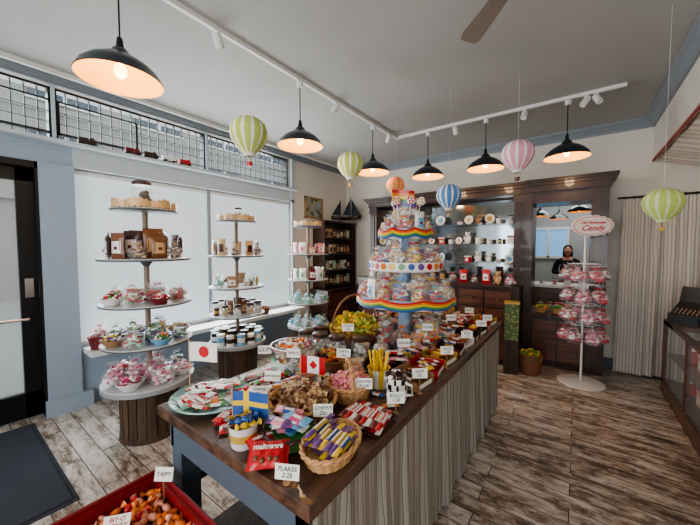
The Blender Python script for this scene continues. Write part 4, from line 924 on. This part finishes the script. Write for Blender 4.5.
obj('frame', mb.mesh('frame', M_white, False), o)
for z in (1.222, 1.622):
    for i in range(9): spawn([jar('red'), jar('white'), c5, jar('orange')][i % 4], (-1.42, 6.5 + .17 * i, z), s=1.1, group='jars on the made-up mirror room shelves')

# ---------------------------------------------------------------- person
def skin(verts, edges, radii, m, sub=2):
    me = bpy.data.meshes.new('skin_tmp'); me.from_pydata(verts, edges, []); ob = bpy.data.objects.new('skin_tmp', me); COL.objects.link(ob)
    sm = ob.modifiers.new('s', 'SKIN'); sm.use_smooth_shade = True
    lay = me.skin_vertices[0].data
    for i, r in enumerate(radii): lay[i].radius = (r, r); lay[i].use_root = (i == 0)
    sb = ob.modifiers.new('b', 'SUBSURF'); sb.levels = sub; sb.render_levels = sub
    dg = bpy.context.evaluated_depsgraph_get(); dg.update()
    out = bpy.data.meshes.new_from_object(ob.evaluated_get(dg)); out.materials.clear(); out.materials.append(m)
    for p in out.polygons: p.use_smooth = True
    bpy.data.objects.remove(ob); return out
M_skin = mat('skin', (186, 134, 106), .6, noise=.05)
V = [(0, 0, .93), (0, 0, 1.08), (0, .0, 1.26), (0, .01, 1.40), (0, -.005, 1.49)]; E = [(0, 1), (1, 2), (2, 3), (3, 4)]; RD = [.12, .11, .13, .058, .05]
for sg in (-1, 1):
    b0 = len(V)
    V += [(sg * .17, .01, 1.36), (sg * .235, -.02, 1.12), (sg * .10, -.24, 1.16), (sg * .075, -.29, 1.19)]; RD += [.05, .042, .026, .027]
    E += [(3, b0), (b0, b0 + 1), (b0 + 1, b0 + 2), (b0 + 2, b0 + 3)]
    hp = b0 + 3
    for f in range(4):
        c0 = len(V); V += [(sg * .07, -.325, 1.175 + .018 * f), (sg * .045, -.345 - .002 * f, 1.175 + .019 * f)]; RD += [.0085, .007]; E += [(hp, c0), (c0, c0 + 1)]
    c0 = len(V); V += [(sg * .055, -.30, 1.235), (sg * .03, -.31, 1.25)]; RD += [.01, .008]; E += [(hp, c0), (c0, c0 + 1)]
    b1_ = len(V); V += [(sg * .09, 0, .86), (sg * .10, -.01, .48), (sg * .10, .02, .09), (sg * .11, -.13, .04)]; RD += [.085, .055, .038, .035]
    E += [(0, b1_), (b1_, b1_ + 1), (b1_ + 1, b1_ + 2), (b1_ + 2, b1_ + 3)]
body = skin(V, E, RD, M_skin)
hb = MB().sph((0, -.01, 1.585), (.072, .092, .112), 20, 14).sph((0, -.105, 1.575), (.012, .018, .018), 8, 6).sph((-.073, 0, 1.58), (.012, .02, .03), 8, 6).sph((.073, 0, 1.58), (.012, .02, .03), 8, 6)
hb.sph((0, -.075, 1.50), (.03, .03, .02), 8, 6)
for sg in (-1, 1): hb.sph((sg * .03, -.094, 1.592), (.013, .008, .008), 8, 6, 1).sph((sg * .03, -.10, 1.592), (.006, .004, .006), 8, 6, 2)
hb.sph((0, -.096, 1.535), (.022, .008, .006), 8, 6, 3)
hm = hb.mesh('head_tmp', [M_skin, C('white'), C('black'), mat('lips', (150, 76, 72), .5)])
bm = bmesh.new(); bm.from_mesh(body); bm.from_mesh(hm); bm.to_mesh(body); bm.free()
for mm in (C('white'), C('black'), MATS['lips']): body.materials.append(mm)
PYY = 8.0; PXX = -.17
pr = obj('person', body, None, (PXX, PYY, 0), label='person reflected in the mirror, built as a figure, black top, dark hair, holding up a phone', cat='person')  # solid figure in place of a reflection in the mirror
SV = [(0, 0, .90), (0, 0, 1.08), (0, 0, 1.26), (0, .01, 1.39)]; SE = [(0, 1), (1, 2), (2, 3)]; SR = [.15, .135, .155, .08]
for sg in (-1, 1):
    k = len(SV); SV += [(sg * .17, .01, 1.36), (sg * .235, -.02, 1.12), (sg * .115, -.215, 1.155)]; SR += [.068, .060, .040]; SE += [(3, k), (k, k + 1), (k + 1, k + 2)]
obj('shirt', skin(SV, SE, SR, mat('black_cotton', (24, 24, 28), .9)), pr)
TV = [(0, 0, .95)]; TE = []; TR = [.135]
for sg in (-1, 1):
    k = len(TV); TV += [(sg * .09, 0, .86), (sg * .10, -.01, .48), (sg * .10, .02, .12)]; TR += [.10, .072, .06]; TE += [(0, k), (k, k + 1), (k + 1, k + 2)]
obj('trousers', skin(TV, TE, TR, mat('denim', (44, 56, 84), .8)), pr)
hr = MB().sph((0, .012, 1.622), (.082, .092, .096), 18, 12).sph((0, .06, 1.53), (.075, .04, .12), 14, 10).sph((-.070, .015, 1.54), (.020, .04, .10), 10, 8).sph((.070, .015, 1.54), (.020, .04, .10), 10, 8)
obj('hair', hr.mesh('hair', mat('dark_hair', (30, 22, 18), .7, ns=60, bump=.4)), pr)
for sg in (-1, 1): obj('shoe', MB().sph((sg * .11, -.06, .04), (.05, .13, .04), 14, 8).mesh('shoe', C('white')), pr)
obj('phone', MB().box(-.04, .04, -.004, .004, -.08, .08, 0).cbox(-.02, -.005, .055, .02, .003, .03, 1).mesh('phone', [C('black'), M_chrome], False), None, (PXX, PYY - .345, 1.21), label='black phone held by the figure built for the mirror reflection', cat='phone')

# ---------------------------------------------------------------- corner: sideboard, bookcase, ship, picture
o = obj('sideboard', None, label='dark wood chest of drawers in the corner', cat='cabinet')
obj('body', MB().box(-4.14, -3.62, 4.25, 5.45, .0, .84).box(-4.14, -3.60, 4.23, 5.47, .84, .87).mesh('body', M_darkwood, False), o)
for r_ in range(3):
    for k in range(2):
        d = obj('drawer', MB().box(-3.62, -3.60, 4.28 + k * .6, 4.84 + k * .6, .06 + r_ * .26, .29 + r_ * .26).mesh('drawer', M_drawer, False), o)
        obj('knob', MB().sph((-3.59, 4.56 + k * .6, .18 + r_ * .26), .015, 8, 6).mesh('knob', MATS['brass']), d)
o = obj('bookcase', None, label='dark wood bookcase with rows of packets standing on the sideboard', cat='shelf')
mb = MB().box(-4.14, -4.12, 4.42, 5.42, .872, 2.14).box(-4.12, -3.84, 4.42, 4.45, .872, 2.14).box(-4.12, -3.84, 5.39, 5.42, .872, 2.14).box(-4.14, -3.82, 4.40, 5.44, 2.14, 2.17)
obj('body', mb.mesh('body', M_darkwood, False), o)
for z in (.9, 1.2, 1.52, 1.83): obj('shelf', MB().box(-4.12, -3.85, 4.45, 5.39, z, z + .018).mesh('shelf', M_darkwood, False), o)
for z in (.92, 1.219, 1.539, 1.849):
    for i in range(8):
        spawn(random.choice([pb[0], pb[1], pouch('white', 'choc'), pouch('tan', 'choc'), jar('tan'), pouch('maroon', 'gold'), pouch('mint', 'white')]), (-3.97, 4.51 + .117 * i, z), pi / 2, s=1.05, group='packets in the bookcase')
o = obj('model_sailing_ship', None, None, (-3.86, 5.12, 2.171), (0, 0, .55), 1.45, label='dark model sailing ship standing on the bookcase', cat='model ship')
obj('hull', MB().sheet(lambda u, v: ((u - .5) * .42, .05 * math.sin(pi * u) ** .6 * math.cos(pi * v), .03 + .05 * (1 - math.sin(pi * v)) + .02 * (2 * u - 1) ** 2), 16, 10).box(-.17, .17, -.035, .035, .06, .075).box(-.1, -.08, -.03, .03, 0, .05).box(.08, .1, -.03, .03, 0, .05).mesh('hull', M_darkwood), o)
for xm, hm_ in ((-.08, .32), (.06, .36)): obj('mast', MB().cyl(xm, 0, .06, hm_, .005, 0, 6).mesh('mast', M_black), o)
sl = mat('dark_sailcloth', (52, 56, 64), .8)
for pts in ([(.065, 0, .34), (.065, 0, .10), (-.05, 0, .10)], [(.075, .0, .33), (.22, 0, .09), (.075, 0, .09)], [(-.085, 0, .30), (-.085, 0, .10), (-.20, 0, .11)]):
    mb = MB(); a_, b_, c_ = [Vector(p) for p in pts]
    for d in (0, .003): mb.sheet(lambda u, v: tuple(a_.lerp(b_.lerp(c_, u), v) + Vector((0, .03 * math.sin(pi * v) * math.sin(pi * u) + d, 0))), 8, 8)
    obj('sail', mb.mesh('sail', sl), o)
o = obj('framed_picture', None, None, (-4.149, 4.45, 2.42), label='small framed painting on the cream wall', cat='picture')
obj('picture_frame', MB().box(0, .03, -.25, .25, -.2, -.17).box(0, .03, -.25, .25, .17, .2).box(0, .03, -.25, -.22, -.2, .2).box(0, .03, .22, .25, -.2, .2).mesh('picture_frame', C('kraft'), False), o)
gm = nodes_of('painting_canvas'); nn_ = gm[1].nodes.new('ShaderNodeTexNoise'); nn_.inputs['Scale'].default_value = 9; rr_ = gm[1].nodes.new('ShaderNodeValToRGB')
for p_, c_ in ((.4, (90, 110, 90)), (.5, (190, 170, 120)), (.6, (120, 140, 160))):
    e = rr_.color_ramp.elements.new(p_); e.color = (*lin(c_), 1)
tcg = gm[1].nodes.new('ShaderNodeTexCoord'); gm[1].links.new(tcg.outputs['Object'], nn_.inputs['Vector']); gm[1].links.new(nn_.outputs['Fac'], rr_.inputs[0]); gm[1].links.new(rr_.outputs[0], gm[2].inputs['Base Color'])
obj('canvas', MB().box(0, .015, -.22, .22, -.17, .17).mesh('canvas', MATS['painting_canvas'], False), o)

def truck(c):
    bd = MB().box(-.075, .01, -.032, .032, .022, .075, 0).box(-.08, .075, -.03, .03, .014, .024, 1).mesh('truck_bed', [C(c), C('black')], False)
    m2 = MB(); m2.add([(.015, -.03, .022), (.075, -.03, .022), (.075, .03, .022), (.015, .03, .022), (.015, -.03, .085), (.05, -.03, .085), (.05, .03, .085), (.015, .03, .085), (.075, -.03, .05), (.075, .03, .05)],
                  [(0, 3, 2, 1), (4, 5, 6, 7), (0, 1, 8, 5, 4), (3, 7, 6, 9, 2), (1, 2, 9, 8), (8, 9, 6, 5), (0, 4, 7, 3)])
    cab = m2.mesh('truck_cab', C(c), False)
    wh = []
    for xx in (-.05, .05):
        for sg in (-1, 1):
            mb = MB(); mb.T = Matrix.Translation((xx, sg * .034, .017)) @ Matrix.Rotation(pi / 2, 4, 'X'); mb.cyl(0, 0, -.006, .006, .017, 0, 14); wh.append(('wheel', mb.mesh('wheel', C('black'))))
    proto('truck' + c, 'toy_truck', 'toy', 'small %s toy truck parked on the window ledge' % c, None, [('truck_bed', bd), ('truck_cab', cab)] + wh)
for c_ in ('maroon', 'choc', 'white', 'red'): truck(c_)
for y, c_ in ((1.0, 'choc'), (1.40, 'maroon'), (1.58, 'choc'), (1.78, 'white'), (1.97, 'red')):
    spawn('truck' + c_, (-4.05, y, 2.686), pi / 2, s=.95, group='toy trucks on the window ledge')
basket(-3.98, 1.03, .611, .10, .12, C('maroon'), 'dark red gift basket on the window ledge', liner='red', dome=.02)
spawn(cello(['red', 'maroon', 'white'], .07, 'red'), (-3.98, 1.03, .70), s=1.2, group='gift basket bags')
basket(-3.98, 3.1, .611, .10, .1, M_wickerdk, 'dark wicker basket on the window ledge', liner='maroon', dome=.02)

# ---------------------------------------------------------------- spinner rack
o = obj('spinner_rack', None, None, (.07, 4.68, 0), label='white wire rack hung with pink candy bags under oval sign', cat='display rack')
obj('base', MB().lathe([(0, 0), (.24, 0), (.24, .012), (.05, .03), (0, .03)], 40).mesh('base', M_white), o)
obj('post', MB().cyl(0, 0, .03, 1.82, .012).mesh('post', M_white), o)
for z in (1.46, 1.21, .97, .73):
    mb = MB().ring(.13, .004, z, 0, 28)
    for k in range(6):
        a_ = 2 * pi * k / 6 + z * 3; mb.tube([(0, 0, z), (.13 * math.cos(a_), .13 * math.sin(a_), z), (.165 * math.cos(a_), .165 * math.sin(a_), z - .005), (.17 * math.cos(a_), .17 * math.sin(a_), z + .015)], .003, 5)
    obj('wire_ring', mb.mesh('wire_ring', M_white), o)
rs = math.radians(20)
ST = Matrix.Translation((.06, -.03, 1.91)) @ Matrix.Rotation(rs, 4, 'Z') @ Matrix.Rotation(pi / 2, 4, 'X')
sg_ = MB(); sg_.T = ST
sg_.lathe([(0, -.006), (.20, -.006), (.205, 0), (.20, .006), (0, .006)], 108, 0, (0, 0, 0), 1, .58, rip=lambda a, j: 1 + .07 * abs(math.sin(8 * a)))
sg_.ring(.19, .0035, .006, 1, 48, 5, 1, .56)
sp_ = obj('sign_panel', sg_.mesh('sign_panel', [M_white, M_redink]), o)
for tx, sz, dz in (('Old Fashioned', .043, .038), ('Candy', .09, -.028)):
    me = textmesh(tx, sz, M_redink, bold=.0012, shear=.4); me.transform(ST @ Matrix.Translation((0, dz, .008))); obj('lettering', me, sp_)
hk = [cello(['pink', 'white', 'red'], .058, 'red'), cello(['maroon', 'white', 'red'], .058, 'maroon'), cello(['pink', 'hot', 'white'], .058, 'pink')]
for z in (1.46, 1.21, .97, .73):
    for k in range(6):
        a_ = 2 * pi * k / 6 + z * 3; spawn(hk[(k + int(z * 4)) % 3], (.07 + .17 * math.cos(a_), 4.68 + .17 * math.sin(a_), z - .205), a_, s=1.55 * U(.94, 1.06), group='pink candy bags on the spinner rack')

# ---------------------------------------------------------------- curtain
o = obj('striped_curtain', None, label='cream and grey ticking striped curtain on a dark rod', cat='curtain')
def curt(u, v):
    x = .46 + u * 1.18; lo = 1 - v
    return (x - .05 * lo * (1 - u) ** 2, 5.34 + 1.5 * gather(x + 3, v * .6) + .008 * math.sin(x * 60) - .02 * lo, .03 + .012 * math.sin(x * 9) * lo + v * 2.24)
obj('curtain_cloth', MB().sheet(curt, 400, 12).mesh('curtain_cloth', M_curtain, True, 80), o)
mb = MB(); mb.T = Matrix.Translation((0, 5.35, 2.295)) @ Matrix.Rotation(pi / 2, 4, 'Y'); mb.cyl(0, 0, .40, 1.85, .012, 0, 10); obj('curtain_rod', mb.mesh('curtain_rod', M_black), o)
for i in range(13):
    mb = MB(); mb.T = Matrix.Translation((.47 + i * .09, 5.35, 2.292)) @ Matrix.Rotation(pi / 2, 4, 'Y'); mb.ring(.02, .0025, 0, 0, 14, 5); obj('curtain_ring', mb.mesh('curtain_ring', M_black), o)

# ---------------------------------------------------------------- glass counter + register
o = obj('glass_display_case', None, label='wood framed glass display counter along the wall', cat='display case')
GX0, GX1, GY0, GY1, GH = .82, 1.42, 1.2, 5.0, .84
mb = MB()
mb.box(GX0, GX1, GY0, GY1, 0, .12); mb.box(GX0, GX0 + .03, GY0, GY1, .12, .15)
for yy in (GY0, 2.15, 3.1, 4.05, GY1 - .04):
    mb.box(GX0, GX0 + .035, yy, yy + .04, .12, GH - .03); mb.box(GX1 - .035, GX1, yy, yy + .04, .12, GH - .03)
mb.box(GX0, GX0 + .045, GY0, GY1, GH - .05, GH - .01); mb.box(GX1 - .2, GX1, GY0, GY1, GH - .05, GH); mb.box(GX0, GX1, GY1 - .45, GY1, GH - .05, GH)
obj('frame', mb.mesh('frame', M_drawer, False), o)
obj('glass_top', MB().box(GX0, GX1 - .2, GY0, GY1 - .45, GH - .01, GH).mesh('glass_top', M_glass, False), o)
obj('glass_front', MB().box(GX0 + .012, GX0 + .018, GY0, GY1, .15, GH - .05).mesh('glass_front', M_glass, False), o)
obj('shelf', MB().box(GX0 + .04, GX1 - .04, GY0 + .05, GY1 - .05, .44, .455).mesh('shelf', M_drawer, False), o)
obj('back_panel', MB().box(GX1 - .03, GX1 - .01, GY0, GY1, .12, GH - .05).mesh('back_panel', M_darkwood, False), o)
for zz in (.121, .456):
    for i in range(16):
        spawn([giftbox('tan', 'pink'), jar('choc'), giftbox('red', 'white'), jar('tan'), tin('gold', 'choc'), giftbox('kraft', 'choc')][i % 6], (1.02 + .1 * (i % 2), 2.3 + i * .17, zz), -1.57, s=1.3, group='chocolates inside the glass case')
o = obj('cash_register', None, None, (.99, 4.78, GH + .001), (0, 0, -.7), .9, label='black vintage cash register on the glass counter', cat='cash register')
obj('body', MB().box(-.15, .15, -.13, .15, 0, .11).mesh('body', M_black, False), o)
mb = MB(); mb.add([(-.14, -.11, .11), (.14, -.11, .11), (.14, .14, .11), (-.14, .14, .11), (-.14, -.02, .18), (.14, -.02, .18), (.14, .14, .25), (-.14, .14, .25), (-.14, .05, .25), (.14, .05, .25)],
                 [(0, 1, 2, 3), (0, 1, 5, 4), (4, 5, 9, 8), (8, 9, 6, 7), (1, 2, 6, 9, 5), (0, 4, 8, 7, 3), (2, 3, 7, 6)])
obj('upper_housing', mb.mesh('upper_housing', mat('register_dark', (48, 46, 46), .35), False), o)
mb = MB(); mb.T = Matrix.Translation((0, .09, .33)) @ Matrix.Rotation(-.25, 4, 'X'); mb.cbox(0, 0, 0, .3, .015, .2, 0)
obj('display', mb.mesh('display', M_black, False), o)
for i in range(6):
    for j in range(3): obj('key', MB().cyl(-.10 + .04 * i, -.095 + .025 * j, .115 + .02 * j, .138 + .02 * j, .006, 0, 10).mesh('key', C('kraft')), o)
obj('drawer_front', MB().box(-.14, .14, -.14, -.13, .015, .095).mesh('drawer_front', M_black, False), o)
obj('door_mat', MB().box(-4.05, -2.62, -.75, .50, .0, .014).box(-4.08, -2.59, -.78, .53, 0, .006).mesh('door_mat', M_mat, False), label='dark grey rubber door mat on the plank floor', cat='mat')

STUFF.T = Matrix.Identity(4)
obj('wrapped_candy_heap', STUFF.mesh('wrapped_candy_heap', SMAT), label='many mixed twist-wrapped candies heaped inside the baskets', cat='candy', kind='stuff')

# ---------------------------------------------------------------- lights
wd = bpy.data.worlds.new('World'); scene.world = wd; wd.use_nodes = True
bg = wd.node_tree.nodes['Background']; bg.inputs['Color'].default_value = (.86, .93, 1, 1); bg.inputs['Strength'].default_value = 1.8
def area(name, loc, rot, sx, sy, e, col=(1, 1, 1)):
    l = bpy.data.lights.new(name, 'AREA'); l.shape = 'RECTANGLE'; l.size = sx; l.size_y = sy; l.energy = e; l.color = col
    o = bpy.data.objects.new(name, l); o.location = loc; o.rotation_euler = rot; COL.objects.link(o); return o
area('shopfront_daylight', (-.6, YF + .02, 1.7), (pi / 2, 0, 0), 3.8, 1.8, 88, (.97, .985, 1))
area('transom_daylight', (-4.5, 1.2, 3.0), (0, -pi / 2 , 0), .5, 5.0, 60, (.92, .97, 1))
area('blind_daylight', (-4.14, 2.4, 1.55), (0, -pi / 2, 0), 1.8, 2.9, 84, (.92, .97, 1))

# ---------------------------------------------------------------- camera
cam = bpy.data.cameras.new('camera'); cam.sensor_width = 36; cam.lens = 15.94; cam.clip_start = .02
co = bpy.data.objects.new('camera', cam); COL.objects.link(co)
yaw = math.radians(36.3); pit = math.radians(2.7)
co.location = (0, 0, 1.65); co.rotation_euler = (pi / 2 - pit, 0, yaw)
scene.camera = co
try: scene.view_settings.look = 'AgX - Medium High Contrast'
except Exception: pass
scene.view_settings.exposure = .08
